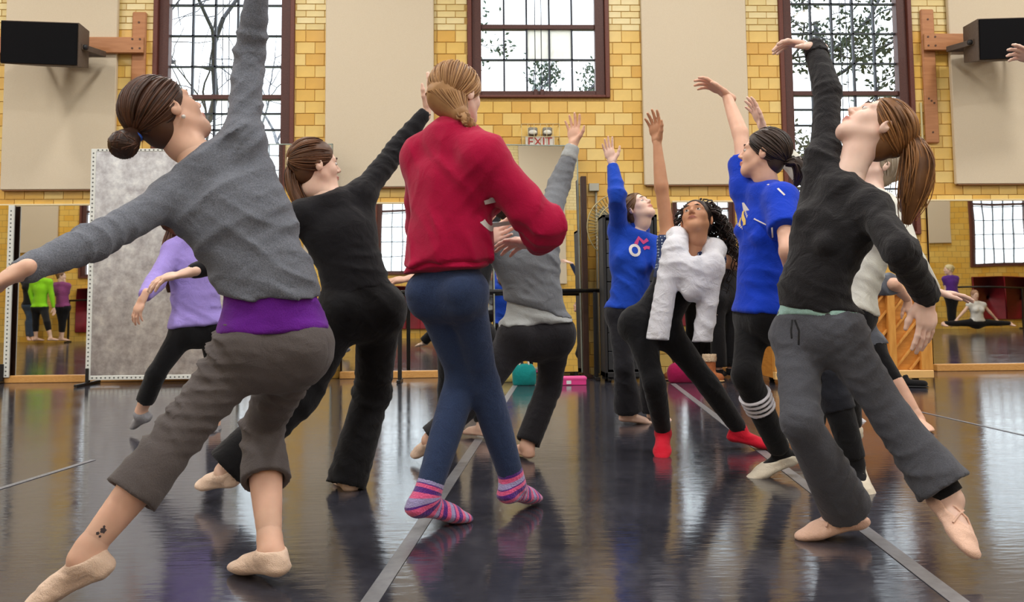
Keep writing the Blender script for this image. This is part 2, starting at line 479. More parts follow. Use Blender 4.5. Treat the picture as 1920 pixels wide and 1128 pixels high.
def foot_frame(A, toe, uphint):
    v = nrm(toe-A); U = nrm(uphint-v*(v@uphint))
    a = math.atan2(.058, .175)
    F = nrm(v*math.cos(a)+U*math.sin(a)); U = nrm(U*math.cos(a)-v*math.sin(a))
    return F, U, np.cross(F, U)
def foot(Fd, A, fr, s=1.0, off=0.0, toes=False, inner=1, cuts=(), sh=None):
    F, U, S = fr
    def p(f, u, l=0): return A+(F*f+U*u+S*l)*s
    k = .018
    q = p(0,.03) if sh is None else A+nrm(sh)*.03*s
    Fd.cap(q, p(-.005,-.01), .032*s+off, .033*s+off, k=k, cuts=cuts)
    Fd.cap(p(-.006,-.02), p(-.03,-.036), .034*s+off, .031*s+off, k=k, cuts=cuts)
    Fd.cap(p(.0,-.02), p(.115,-.047), .034*s+off, .034*s+off, k=k, u=S, ratio=.72, cuts=cuts)
    Fd.cap(p(-.03,-.053), p(.115,-.056), .027*s+off, .037*s+off, k=k, u=S, ratio=.42, cuts=cuts)
    if toes:
        for i in range(5):
            l = (.027-.0135*i)*inner; fx = [.172,.172,.163,.153,.142][i]; r = .0105 if i == 0 else .0078
            Fd.cap(p(.105-.004*i,-.056,l*.95), p(fx,-.060,l), r*1.1*s+off, r*s+off, k=.008, cuts=cuts)
    else:
        Fd.cap(p(.11,-.054,.003*inner), p(.158,-.057,.004*inner), .038*s+off, .033*s+off, k=k, u=S, ratio=.48, cuts=cuts)

def head_frame(J):
    f = nrm(J.face); u = nrm(J.hup-f*(J.hup@f)); r = np.cross(f, u)
    return r, f, u
def head(F, J):
    r, f, u = head_frame(J); s = J.hs; A = np.array([r, f, u]); c0 = J.head
    def p(x, y, z): return c0+(r*x+f*y+u*z)*s
    def e(c, R, k=.02, sub=False, A_=A): F.ell(p(*c), A_, np.array(R)*s, k, sub=sub)
    e((0,-.012,.035), (.074,.095,.081), .01)
    e((0,.028,-.028), (.060,.060,.080), .03)
    e((0,.060,-.086), (.025,.022,.021), .03)
    for q in (-1, 1):
        F.cap(p(q*.05,.0,-.045), p(q*.018,.058,-.093), .016*s, .013*s, k=.03)
        e((q*.036,.055,-.025), (.024,.022,.024), .02)
        F.cap(p(q*.012,.086,.022), p(q*.045,.07,.02), .009*s, .008*s, k=.016)
    for q in (-1, 1):
        e((q*.031,.098,.002), (.018,.017,.012), .014, sub=True)
    F.cap(p(0,.083,.012), p(0,.105,-.024), .0065*s, .0098*s, k=.012)
    for q in (-1, 1): e((q*.0105,.094,-.030), (.0075,.009,.007), .006)
    e((0,.086,-.0535), (.021,.0125,.0062), .005)
    e((0,.0845,-.0635), (.018,.0125,.007), .005)
    for q in (-1, 1):          # ears: a raised rim with a hollow inside
        Ae = np.array([nrm(r*q*.95-f*.45), nrm(f*.95+r*q*.45), u])
        F.ell(p(q*.079,-.012,-.008), Ae, np.array([.0085,.018,.029])*s, .006)
        F.ell(p(q*.087,-.010,-.000), Ae, np.array([.006,.009,.014])*s, .004, sub=True)
    F.cap(p(0,-.016,-.05), p(0,-.026,-.10), .048*s, .045*s, k=.03)
    return A

def person(name_label, J, h=.010, hb=.012, hd=.005, skin=None, group=None, mirror=None, eyes=True, hands=True):
    """body mesh under an Empty; returns root and a function that adds further parts"""
    body_axes(J)
    base = np.array([J.pel[0], J.pel[1], 0.0])
    if mirror is not None: base[1] = 2*mirror-base[1]
    root = empty('person', base, name_label, 'person', group)
    J.root = root; J.h = h; J.mirror = mirror
    def part(name, V, Q, mat, parent=None, **kw):
        if mirror is not None:
            V = V.copy(); V[:,1] = 2*mirror-V[:,1]; Q = Q[:, ::-1]
        return obj(name, V, Q, mat, parent or root, **kw)
    J.part = part
    s = J.s
    F = Field(); torso(F, J)
    hr, hf, hu = head_frame(J)
    hbase = J.head+(-hf*.024-hu*.085)*J.hs
    F.cap(J.neck-J.up_c*.03, hbase, .052*s, .0445*J.hs, k=.03)
    for S, E, W in ((J.sL, J.eL, J.wL), (J.sR, J.eR, J.wR)): arm(F, S, E, W, s)
    for H, K, A in ((J.hL, J.kL, J.aL), (J.hR, J.kR, J.aR)): leg(F, H, K, A, s, J.w)
    parts = [F.mesh(hb)]
    Fh = Field(); head(Fh, J); Fh.cap(hbase, J.neck, .0438*J.hs, .0505*s, k=.03)
    parts.append(Fh.mesh(hd))
    nh = len(parts[0][0]), len(parts[0][0])+len(parts[1][0])
    for side, W, E in (('L', J.wL, J.eL), ('R', J.wR, J.eR)):
        hp = getattr(J, 'hand'+side, None)
        if hp is None or not hands: hp = dict(D=W-E, N=np.cross(W-E, J.rc)+1e-3)
        g = Field(); hp = dict(hp); D = hp.pop('D'); N = hp.pop('N')
        hand(g, W, np.asarray(D, float), np.asarray(N, float), side, s=hp.pop('s', .95*s), **hp)
        parts.append(g.mesh(max(.0028, hd*.62) if hands else .006, smooth=1))
    for side, A, inner in (('L', J.aL, -1), ('R', J.aR, 1)):
        fr = foot_frame(A, getattr(J, 't'+side), getattr(J, 'u'+side, np.array([0,0,1.0])))
        setattr(J, 'ff'+side, fr)
        g = Field(); foot(g, A, fr, .95*s, toes=getattr(J, 'bare', False), inner=-inner, sh=getattr(J, 'k'+side)-A)
        g.cap(A, A+(getattr(J, 'k'+side)-A)*.25, .0312*s, .0365*s, k=.02)
        parts.append(g.mesh(hd))
    V, Q = join(parts)
    lip = np.zeros(len(V)); q = (V-J.head)@np.array([hr, hf, hu]).T/J.hs
    lm = np.exp(-((q[:,0]/.024)**2+((q[:,2]+.0585)/.0105)**2)**2*.8)*(q[:,1] > .07); lip[nh[0]:nh[1]] = lm[nh[0]:nh[1]]
    J.body = part('body', V, Q, skin or SKIN_L, attrs={'lip': lip})
    if eyes:
        for sd in (-1, 1):
            m = MB(); c = J.head+(hr*sd*.0305+hf*.0765+hu*.001)*J.hs
            R = np.array([hr, hf, hu])
            m.ball(c, np.array([.0125,.0105,.0085])*J.hs, 7, R)
            m.m = 1; m.ball(c+(hf*.0075)*J.hs, np.array([.0058,.0042,.0058])*J.hs, 6, R)
            Vv = np.concatenate(m.V); 
            part('eye', Vv, [np.concatenate(m.Q), np.concatenate(m.T)] if mirror is None else np.concatenate(m.Q), [EYE_W, EYE_D], matidx=m.qm+m.tm if mirror is None else m.qm)
            m = MB(); b = [J.head+(hr*sd*x+hf*y+hu*z)*J.hs for x, y, z in ((.013,.0935,.0235),(.028,.091,.0275),(.045,.078,.025))]
            m.tube(b, [.0026*J.hs, .003*J.hs, .0014*J.hs], 6)
            part('eyebrow', np.concatenate(m.V), np.concatenate(m.Q), getattr(J, 'brow', BROW))
    return root

def garment(J, name, mat, fields, h=None, attrs=None, parent=None, smooth=1):
    if getattr(J, 'crumple', .0016): fields.fold(getattr(J, 'crumple', .0016), 26, (.4,.3,1), None, 1, len(name)+3)
    V, Q = fields.mesh(h or J.h, smooth)
    o = J.part(name, V, Q, mat, parent); o['_'] = 0; del o['_']
    return o, V, Q
def top(J, name, mat, off=.012, hem=-.05, loose=.0, sleeve=('long','long'), cuffoff=.008, neckcut=.03, folds=(), hemtilt=None, h=None, sl_off=None, bust=None, upto=None, neckn=None, parent=None, smooth=1):
    """shirt: torso cut at the hem and the neck, sleeves cut at the cuffs"""
    F = Field(); s = J.s
    n = -J.up_p if hemtilt is None else nrm(-J.up_p+np.asarray(hemtilt))
    hc = [(J.pel+J.up_p*(-hem), n)]       # hem: metres below the hip joints
    nn = J.up_c if neckn is None else nrm(neckn)
    nc = (J.neck+J.up_c*neckcut*s, nn)
    if upto: torso(F, J, off, cuts=hc+[(J.pel+J.up_p*upto, J.up_p)], loose=loose, bust=0, upper=False)
    else: torso(F, J, off, cuts=hc+[nc], loose=loose, bust=bust)
    so = off if sl_off is None else sl_off
    if not upto: F.cap(J.neck-J.up_c*.05*s, J.neck+J.up_c*.05*s, .062*s+off*.5, .058*s+off*.5, k=.03, cuts=[nc])
    for side, S, E, W in ((0, J.sL, J.eL, J.wL), (1, J.sR, J.eR, J.wR)):
        ty = sleeve[side]
        if ty == 'none': continue
        if ty == 'long':
            c = (W-nrm(W-E)*.01, nrm(W-E)); F2o = cuffoff
            arm(F, S, E, W, s, so, so, cuffoff, cuts=[c])
        else:
            f = ty; q = S+(E-S)*f; dn = nrm(E-S)
            F.cap(S, E, .041*s+so, .036*s+so+.012, k=.03, cuts=[(q, dn)])
    for f in folds: F.fold(*f)
    return garment(J, name, mat, F, h, parent=parent, smooth=smooth)
def pants(J, name, mat, off=.012, knee=None, hem=(.95,.95), hemr=None, waist=.10, folds=(), calf=.008, h=None, hemn=(None,None), wt=None):
    F = Field(); s = J.s; knee = off if knee is None else knee
    wn = J.up_p if wt is None else nrm(J.up_p+np.asarray(wt))
    wc = [(J.pel+J.up_p*waist, wn)]
    hollow = []
    F.cap(J.hL, J.hR, .093*J.w*s+off, k=.03, u=J.rp)
    for hh in (J.hL, J.hR): F.cap(hh-J.fp*.045*s, hh-J.fp*.03*s-J.up_p*.03*s, .078*J.w*s+off, k=.03)
    F.cap(J.pel+J.up_p*.0*s, J.waist+J.up_p*.03, .131*J.w*s+off, .110*J.w*s+off, k=.03, u=J.rp, ratio=.8, cuts=wc)
    for side, H, K, A in ((0, J.hL, J.kL, J.aL), (1, J.hR, J.kR, J.aR)):
        F.cap(H, K, .079*s*J.w+off, .048*s+knee, k=.03)
        f = hem[side]; q = K+(A-K)*f; n = nrm(A-K)
        if hemn[side] is not None: n = nrm(n+np.asarray(hemn[side]))
        rend = .033*s+off if hemr is None else hemr
        rr = (.047*s+knee); slope = (rend-rr)/max(f, .05)
        F.cap(K, A+(A-K)*.15, rr, rr+slope*1.15, k=.03, bulge=calf, cuts=[(q, n)])
        if rend > .055*s and f > .2: hollow.append((K+(q-K)*.72, q+n*.05, rr+slope*f*.72-.020, rend-.013))
    for a, b, r1, r2 in hollow: F.cap(a, b, r1, r2, k=.004, sub=True); F.post.append(F.p.pop())
    for f in folds: F.fold(*f)
    return garment(J, name, mat, F, h)
def shoe(J, side, mat, name='ballet_slipper', off=.005, top_=.0, h=.005, open_=True, s=None):
    A = getattr(J, 'a'+side); fr = getattr(J, 'ff'+side); F_, U, S = fr
    g = Field(); s = s or .95*J.s
    cuts = [(A+U*top_*s+F_*.03*s, nrm(U*1.0+F_*-.12))] if open_ else []
    inner = 1 if side == 'L' else -1
    foot(g, A, fr, s, off, inner=inner, cuts=cuts, sh=getattr(J, 'k'+side)-A)
    o, V, Q = garment(J, name, mat, g, h)
    return o
def sock(J, side, mat, name='sock', off=.004, up=.3, h=.006, ribs=None):
    A = getattr(J, 'a'+side); K = getattr(J, 'k'+side); fr = getattr(J, 'ff'+side)
    g = Field(); q = A+(K-A)*up; n = nrm(K-A); s = .95*J.s
    foot(g, A, fr, s, off, inner=1 if side == 'L' else -1, sh=K-A)
    g.cap(A, A+(K-A)*(up+.1), .033*J.s+off, .036*J.s+off, k=.02, cuts=[(q, n)])
    if ribs: g.fold(*ribs)
    V, Q = g.mesh(h)
    F_, U, S = fr
    ld = nrm(K-A); pv = A+F_*.045*s+ld*.005; rel = V-pv; aa = rel@ld; ff = rel@F_
    val = np.where(aa >= 0, -aa, np.where(ff > 0, np.pi/2*.07+ff, np.arctan2(-aa, -ff+1e-6)*.07))+1.0
    return J.part(name, V, Q, mat, attrs={'run': val})

# ---- hair
def scalp_r(J, d):
    """ellipsoid of the cranium, direction d in head coordinates -> distance"""
    R = np.array([.074,.095,.081])
    return 1/np.linalg.norm(d/R, axis=-1)
CC = np.array([0,-.012,.035])
def hair_cap(J, mat, tie=(0,-.11,.03), thick=.010, n=170, name='hair', line=(-.032,.9), r=.0026, seed=1, extra=None, hs=.005, sides=5, top_=0.0):
    """scalp hair: a fitted shell plus combed locks that run from the hairline to the tie; extra(mb) adds tails, braids, curls"""
    rg = np.random.RandomState(seed); hr, hf, hu = head_frame(J); A = np.array([hr, hf, hu]); s = J.hs
    F = Field(); c = J.head+CC@A*s
    nl = nrm(hf*line[1]-hu); p0 = J.head+hu*line[0]*s
    t2 = thick-.002
    F.ell(c, A, np.array([.074+t2,.095+t2,.081+t2+top_])*s, .01, cuts=[(p0, nl)])
    F.ell(J.head+V3(0,-.05,-.03)@A*s, A, np.array([.056,.050,.056])*s, .02, cuts=[(p0, nl)])
    fc, fR = np.array([0,.088,-.018]), np.array([.066,.072,.090])
    F.ell(J.head+fc@A*s, A, fR*s, .006, sub=True)
    V, Q = F.mesh(hs)
    mb = MB(); mb.vals = []; mb.rand = np.random.RandomState(seed+77); mb.add(V, Q)
    tie = np.array(tie); td = nrm(tie-CC)
    cnt = 0
    while cnt < n:
        d = nrm(rg.randn(3)); pt = CC+d*(scalp_r(J, d)+thick)
        edge = pt[2]-(line[0]+line[1]*pt[1])
        inside = (((pt-fc)/(fR+.003))**2).sum() < 1
        if edge < .002 or inside or (edge > .03 and rg.rand() < .55): continue
        cnt += 1
        ca = np.clip(d@td, -1, 1); om = math.acos(ca)
        if om < .1 or om > 2.7: continue
        t = np.linspace(0, 1, 11)[:,None]
        dd = (np.sin((1-t)*om)*d+np.sin(t*om)*td)/math.sin(om); dd /= np.linalg.norm(dd, axis=1)[:,None]
        lift = thick+.0005+.0025*rg.rand()+.004*np.sin(np.pi*t[:,0])*rg.rand()
        pts = CC+dd*(scalp_r(J, dd)+lift+top_*np.maximum(dd[:,2], 0))[:,None]
        rr = r*s*(1+.5*rg.rand())*np.array([.4,.8,1,1,1,1,1,1,1,1,.9])
        mb.tube(J.head+pts@A*s, rr, sides, cap=False)
    if extra: extra(mb, J, A, J.head+tie@A*s, rg)
    # the shell's quads and the locks are one piece of hair
    return J.part(name, np.concatenate(mb.V), np.concatenate(mb.Q), mat, attrs={'lock': np.concatenate(mb.vals)})
def tail(path, rad, n=60, r=.0028, wave=.006, sides=5):
    path = np.asarray(path, float)
    def f(mb, J, A, tie, rg):
        m = 14; t = np.linspace(0, 1, m); tt = np.linspace(0, 1, len(path))
        base = np.stack([np.interp(t, tt, path[:,i]) for i in range(3)], 1)
        for _ in range(2): base[1:-1] = .5*base[1:-1]+.25*(base[:-2]+base[2:])
        rad_ = np.interp(t, np.linspace(0, 1, len(rad)), rad)
        for i in range(n):
            o = rg.randn(3); o = o/np.linalg.norm(o)*rg.rand()**.4
            end = .72+.28*rg.rand()
            w = rg.randn(3)*wave; ph = rg.rand()*6
            pts = np.stack([np.interp(t*end, t, base[:,j]) for j in range(3)], 1)
            rr = np.interp(t*end, t, rad_)
            pts = pts+o*rr[:,None]+w*np.sin(t*5+ph)[:,None]*t[:,None]
            mb.tube(pts, r*(1+.6*rg.rand())*np.linspace(1, .35, m), sides, cap=False)
        mb.tube(base, rad_*.8, 10, cap=False)
    return f
def band(J, c, axis, r, rr, mat, name='hair_tie'):
    axis = nrm(axis); a = nrm(np.cross(axis, [.3,.5,.81])); b = np.cross(axis, a)
    t = np.linspace(0, 2*np.pi, 17)
    m = MB(); m.tube([c+r*(math.cos(x)*a+math.sin(x)*b) for x in t], rr, 7)
    return J.part(name, np.concatenate(m.V), np.concatenate(m.Q), mat)
V3 = lambda *a: np.array(a, float)

# ------------------------------------------------------------------ the hall
YW, YO = 9.26, -1.6                 # window wall with the mirrors, wall behind the photographer
XL, XR, ZC = -14.0, 14.5, 7.4
rnd = random.Random(7)
def wp(px, py): return at(px, py, YW)
TILE_C = [(236,196,104),(230,184,88),(240,208,128),(226,176,80),(238,202,116),(232,190,96)]
def tile_mat(i, c):
    t = NT('glazed_tile_%d' % i); co = t.coord()
    nz = t.n('ShaderNodeTexNoise', i_Scale=6.0, i_Detail=4.0); t.l(co, nz.inputs['Vector'])
    r = t.ramp([(.3, tuple(np.array(lin(c))*.86)), (.7, lin(c))]); t.l(nz.outputs[0], r.inputs[0]); t.l(r.outputs[0], t.b.inputs['Base Color'])
    t.b.inputs['Roughness'].default_value = .32; t.bump(nz.outputs[0], .1, .004); return t.m
M_TILE = [tile_mat(i, c) for i, c in enumerate(TILE_C)]
M_BRICK = [tile_mat(10+i, c) for i, c in enumerate([(236,214,150),(228,204,138),(240,222,166)])]
M_MORTAR = noisy('mortar', (186,150,86), (206,170,104), 60, rough=.9, bump=.3)
M_FRAME = noisy('brown_frame_paint', (70,42,38), (96,58,50), 120, rough=.5, bump=.25, dist=.002)
M_FRAME2 = noisy('red_brown_paint', (98,52,42), (112,62,50), 60, rough=.5, bump=.1)
M_MUNT = plain('dark_steel_bar', (48,54,66), .5)
M_TAN = noisy('tan_acoustic_fabric', (214,199,174), (220,206,182), 180, rough=.95, bump=.25, dist=.002, spec=.1)
M_WOODT = noisy('orange_oak_trim', (206,148,80), (226,172,104), 6, (6,1,40), rough=.35, bump=.05)
M_BOARD = noisy('varnished_board', (176,118,76), (192,134,90), 5, (1,1,8), rough=.45, bump=.05)
M_BLACK = plain('black_plastic', (24,24,27), .5)
M_GRILL = noisy('black_grille_cloth', (14,14,16), (24,24,27), 300, rough=.9, bump=.4, dist=.002, spec=.1)
M_SPK = noisy('speaker_cabinet', (86,72,62), (100,84,72), 40, rough=.6, bump=.1)
M_WHITE = plain('white_aluminium', (226,228,222), .4)
M_STEEL = plain('black_steel', (26,26,28), .35)
M_GREYM = plain('grey_conduit', (176,174,160), .4, .4)
M_CREAM = noisy('cream_plaster', (226,216,190), (234,224,200), 8, rough=.9, bump=.05)
M_CEIL = noisy('dark_timber_ceiling', (120,100,82), (140,118,98), 4, (1,9,1), rough=.8)
def glass_mat(name, tint=(1,1,1), gl=.06, frost=0.0):
    t = NT(name); t.t.nodes.remove(t.b)
    tr = t.n('ShaderNodeBsdfTransparent'); tr.inputs[0].default_value = (*tint, 1)
    g = t.n('ShaderNodeBsdfGlossy'); g.inputs['Roughness'].default_value = .02
    mx = t.n('ShaderNodeMixShader'); mx.inputs[0].default_value = gl
    t.l(tr.outputs[0], mx.inputs[1]); t.l(g.outputs[0], mx.inputs[2])
    if frost:
        df = t.n('ShaderNodeBsdfDiffuse'); df.inputs[0].default_value = (.75,.74,.7,1)
        tl = t.n('ShaderNodeBsdfTranslucent'); tl.inputs[0].default_value = (.9,.88,.84,1)
        wv = t.n('ShaderNodeTexChecker', i_Scale=60.0); co = t.coord((1,1,1)); t.l(co, wv.inputs['Vector'])
        m2 = t.n('ShaderNodeMixShader'); m2.inputs[0].default_value = .75; t.l(df.outputs[0], m2.inputs[1]); t.l(tl.outputs[0], m2.inputs[2])
        m3 = t.n('ShaderNodeMixShader'); m3.inputs[0].default_value = frost
        t.l(mx.outputs[0], m3.inputs[1]); t.l(m2.outputs[0], m3.inputs[2]); mx = m3
    t.l(mx.outputs[0], t.out.inputs[0]); return t.m
M_GLASS = glass_mat('clear_window_glass', (.97,.99,1)); M_WIREGL = glass_mat('wired_glass', (.9,.9,.88), .05, .75)
def mirror_mat():
    t = NT('silvered_mirror'); t.b.inputs['Metallic'].default_value = 1; t.b.inputs['Roughness'].default_value = .015
    t.b.inputs['Base Color'].default_value = (.80,.81,.80,1)
    co = t.coord(); nz = t.n('ShaderNodeTexNoise', i_Scale=1.3, i_Detail=1.0); t.l(co, nz.inputs['Vector']); t.bump(nz.outputs[0], .02, .05)
    return t.m
M_MIRROR = mirror_mat()

# floor: dark vinyl dance floor
def floor_mat():
    t = NT('black_vinyl_dance_floor'); tc = t.n('ShaderNodeTexCoord')
    def nz(scale, st, det=4):
        mp = t.n('ShaderNodeMapping'); mp.inputs['Scale'].default_value = st; t.l(tc.outputs['Object'], mp.inputs[0])
        n = t.n('ShaderNodeTexNoise', i_Scale=scale, i_Detail=det); t.l(mp.outputs[0], n.inputs['Vector']); return n.outputs[0]
    a = nz(2.2, (1,1,1), 6); b = nz(22, (1,.5,1), 6); c = nz(14.0, (.6,2.0,1), 4)
    r = t.ramp([(.3, (.030,.030,.040)), (.55, (.046,.046,.060)), (.8, (.085,.084,.098))]); 
    mx = t.n('ShaderNodeMath', operation='MULTIPLY_ADD'); mx.inputs[1].default_value = .5; hb = t.n('ShaderNodeMath', operation='MULTIPLY'); hb.inputs[1].default_value = .5
    t.l(b, hb.inputs[0]); t.l(a, mx.inputs[0]); t.l(hb.outputs[0], mx.inputs[2])
    t.l(mx.outputs[0], r.inputs[0]); t.l(r.outputs[0], t.b.inputs['Base Color'])
    rr = t.n('ShaderNodeMapRange'); rr.inputs[1].default_value = .3; rr.inputs[2].default_value = .75; rr.inputs[3].default_value = .07; rr.inputs[4].default_value = .19
    t.l(mx.outputs[0], rr.inputs[0]); t.l(rr.outputs[0], t.b.inputs['Roughness'])
    t.b.inputs['Specular IOR Level'].default_value = .8
    t.bump(c, .10, .010)
    return t.m
m = MB(); m.box(XL, XR, YO, YW+.3, -.12, 0)
tag(m.build('floor', floor_mat()), kind='structure')
m = MB(); m.box(XL, XR, YO, YW+.3, ZC, ZC+.2); tag(m.build('ceiling', M_CEIL), kind='structure')

# grey tape over the seams of the dance floor
M_TAPE = noisy('grey_vinyl_tape', (118,118,122), (136,136,140), 30, rough=.32, bump=.05)
M_TAPE2 = noisy('worn_tape', (112,114,122), (130,132,140), 40, rough=.3, bump=.05)
def tape(p, q, w, lab, mat=M_TAPE):
    a = ground(*p); b = ground(*q); d = nrm(b-a); sd = np.array([-d[1], d[0], 0])*w/2
    V = []; Q = []; n = 24
    for i in range(n+1):
        c = a+(b-a)*i/n
        for e in (-1, 1):
            for z in (.0008, .0022): V.append(c+sd*e+np.array([0,0,z]))
    for i in range(n):
        k = 4*i; Q += [[k+1,k+3,k+7,k+5],[k,k+1,k+5,k+4],[k+2,k+6,k+7,k+3]]
    o = obj('floor_tape', V, np.array(Q), mat, smooth=False); tag(o, lab, 'tape', 'tape on the dance floor'); return o
tape((585,1290), (966,722), .048, 'long grey tape seam running under the striped socks')
tape((1985,1270), (1262,719), .05, 'long grey tape seam running past the pink slipper toward the piano')
tape((-160,965), (175,862), .030, 'narrow grey tape seam crossing the floor before the silver board', M_TAPE2)
tape((1700,766), (2010,836), .022, 'thin pale tape line on the floor before the far mirror', M_TAPE2)

# ---- window wall
WIN = []
def zat(px, py): return wp(px, py)[2]
wins_px = [(288,553,1.50), (876.5,1142,zat(1010,184)), (1461,1710,1.50)]
for a, b, z0 in wins_px: WIN.append((wp(a,100)[0], wp(b,100)[0], z0, 6.2))
wall = empty('wall_back', (0, YW, 0), kind='structure')
def wall_body(parent, y0, y1, mat, holes):
    m = MB(); xs = XL
    for (x0, x1, z0, z1) in sorted(holes):
        m.box(xs, x0, y0, y1, 0, ZC); m.box(x0, x1, y0, y1, 0, z0); m.box(x0, x1, y0, y1, z1, ZC); xs = x1
    m.box(xs, XR, y0, y1, 0, ZC); return m.build('masonry', mat, parent)
wall_body(wall, YW, YW+.32, M_MORTAR, WIN)
ZT = zat(585, 57); CH = .1325; TW = .205
panels_px = [(13,222,357), (612,814,352), (1203,1399,348), (1779,1990,346)]
PAN = []
for a, b, yb in panels_px: PAN.append((wp(a,180)[0], wp(b,180)[0], wp((a+b)/2, yb)[2], 5.9))
MIRTOP = zat(960, 381)
tiles = []
def clip_tile(x0, x1, z0, z1, kind):
    """cut a tile against windows; drop it where a panel hides it"""
    segs = [(x0, x1)]
    for (a, b, c, d) in WIN:
        if z1 > c+.01 and z0 < d-.01:
            ns = []
            for (s, e) in segs:
                if e <= a or s >= b: ns.append((s, e))
                else:
                    if s < a-.03: ns.append((s, a))
                    if e > b+.03: ns.append((b, e))
            segs = ns
    for (s, e) in segs:
        if any(s > a+.01 and e < b-.01 and z0 > c+.01 for (a, b, c, d) in PAN): continue
        tiles.append((s, e, z0, z1, kind))
def course(z0, z1, w, kind, k):
    x = XL+(w/2 if k % 2 else 0)
    while x < XR: clip_tile(x, min(x+w, XR), z0, z1, kind); x += w
z = ZT; k = 0
while z > .02:
    course(max(z-CH, 0), z, TW, 0, k); z -= CH; k += 1
z = ZT; k = 0; BH = .0735
while z < 4.75:
    course(z, z+BH, .205, 1, k); z += BH; k += 1
cam_inv = cam.matrix_world.inverted()
def to_px(p):
    q = CR.T@(np.asarray(p)-CPOS); return CX+FPX*q[0]/-q[2], CY-FPX*q[1]/-q[2]
def in_view(t):
    x, y = to_px(((t[0]+t[1])/2, YW, (t[2]+t[3])/2))
    return 0 < x < 1920 and 0 < y < 1128
cands = [[], []]
rest = {}
for t in tiles:
    x, y = to_px(((t[0]+t[1])/2, YW, (t[2]+t[3])/2))
    vis = in_view(t) and (t[2] > MIRTOP-.05 or (1102 < x < 1130)) and not any(t[0] > a-.02 and t[1] < b+.02 and t[3] > c for (a, b, c, d) in PAN)
    cands[t[4]].append((0 if vis else 1, -(t[1]-t[0]), t))
shared = {}
for kind in (0, 1):
    cands[kind].sort(key=lambda q: (q[0], q[1]))
    mats = M_TILE if kind == 0 else M_BRICK
    for i, (v, _, t) in enumerate(cands[kind]):
        mi = rnd.randrange(len(mats)); w = t[1]-t[0]; hh = t[3]-t[2]; g = .0035
        if v == 0 and i < 299:
            key = (kind, mi, round(w, 3), round(hh, 3))
            if key not in shared:
                m = MB(); m.box(-w/2+g, w/2-g, -.009, .004, -hh/2+g, hh/2-g, b=.003)
                shared[key] = mesh_from('tile', np.concatenate(m.V), [np.concatenate(m.Q), np.concatenate(m.T)], mats[mi], False)
            o = put('wall_tile' if kind == 0 else 'cream_brick', shared[key], wall)
            o.location = ((t[0]+t[1])/2, 0, (t[2]+t[3])/2)
        else:
            key = kind
            if key not in rest: rest[key] = MB()
            rest[key].m = mi; rest[key].box(t[0]+g, t[1]-g, YW-.009, YW+.004, t[2]+g, t[3]-g)
for kind, mb in rest.items():
    tag(mb.build('tile_field' if kind == 0 else 'brick_field', M_TILE if kind == 0 else M_BRICK, wall), kind='stuff')
m = MB(); m.box(XL, XR, YW-.012, YW+.002, 4.75, ZC); m2 = m.build('upper_plaster', M_CREAM, wall)
# the plaster must not close the windows
bpy.data.objects.remove(m2)
m = MB(); xs = XL
for (a, b, c, d) in sorted(WIN): m.box(xs, a, YW-.012, YW, 4.75, ZC); m.box(a, b, YW-.012, YW, 6.2, ZC); xs = b
m.box(xs, XR, YW-.012, YW, 4.75, ZC); m.build('upper_plaster', M_CREAM, wall)

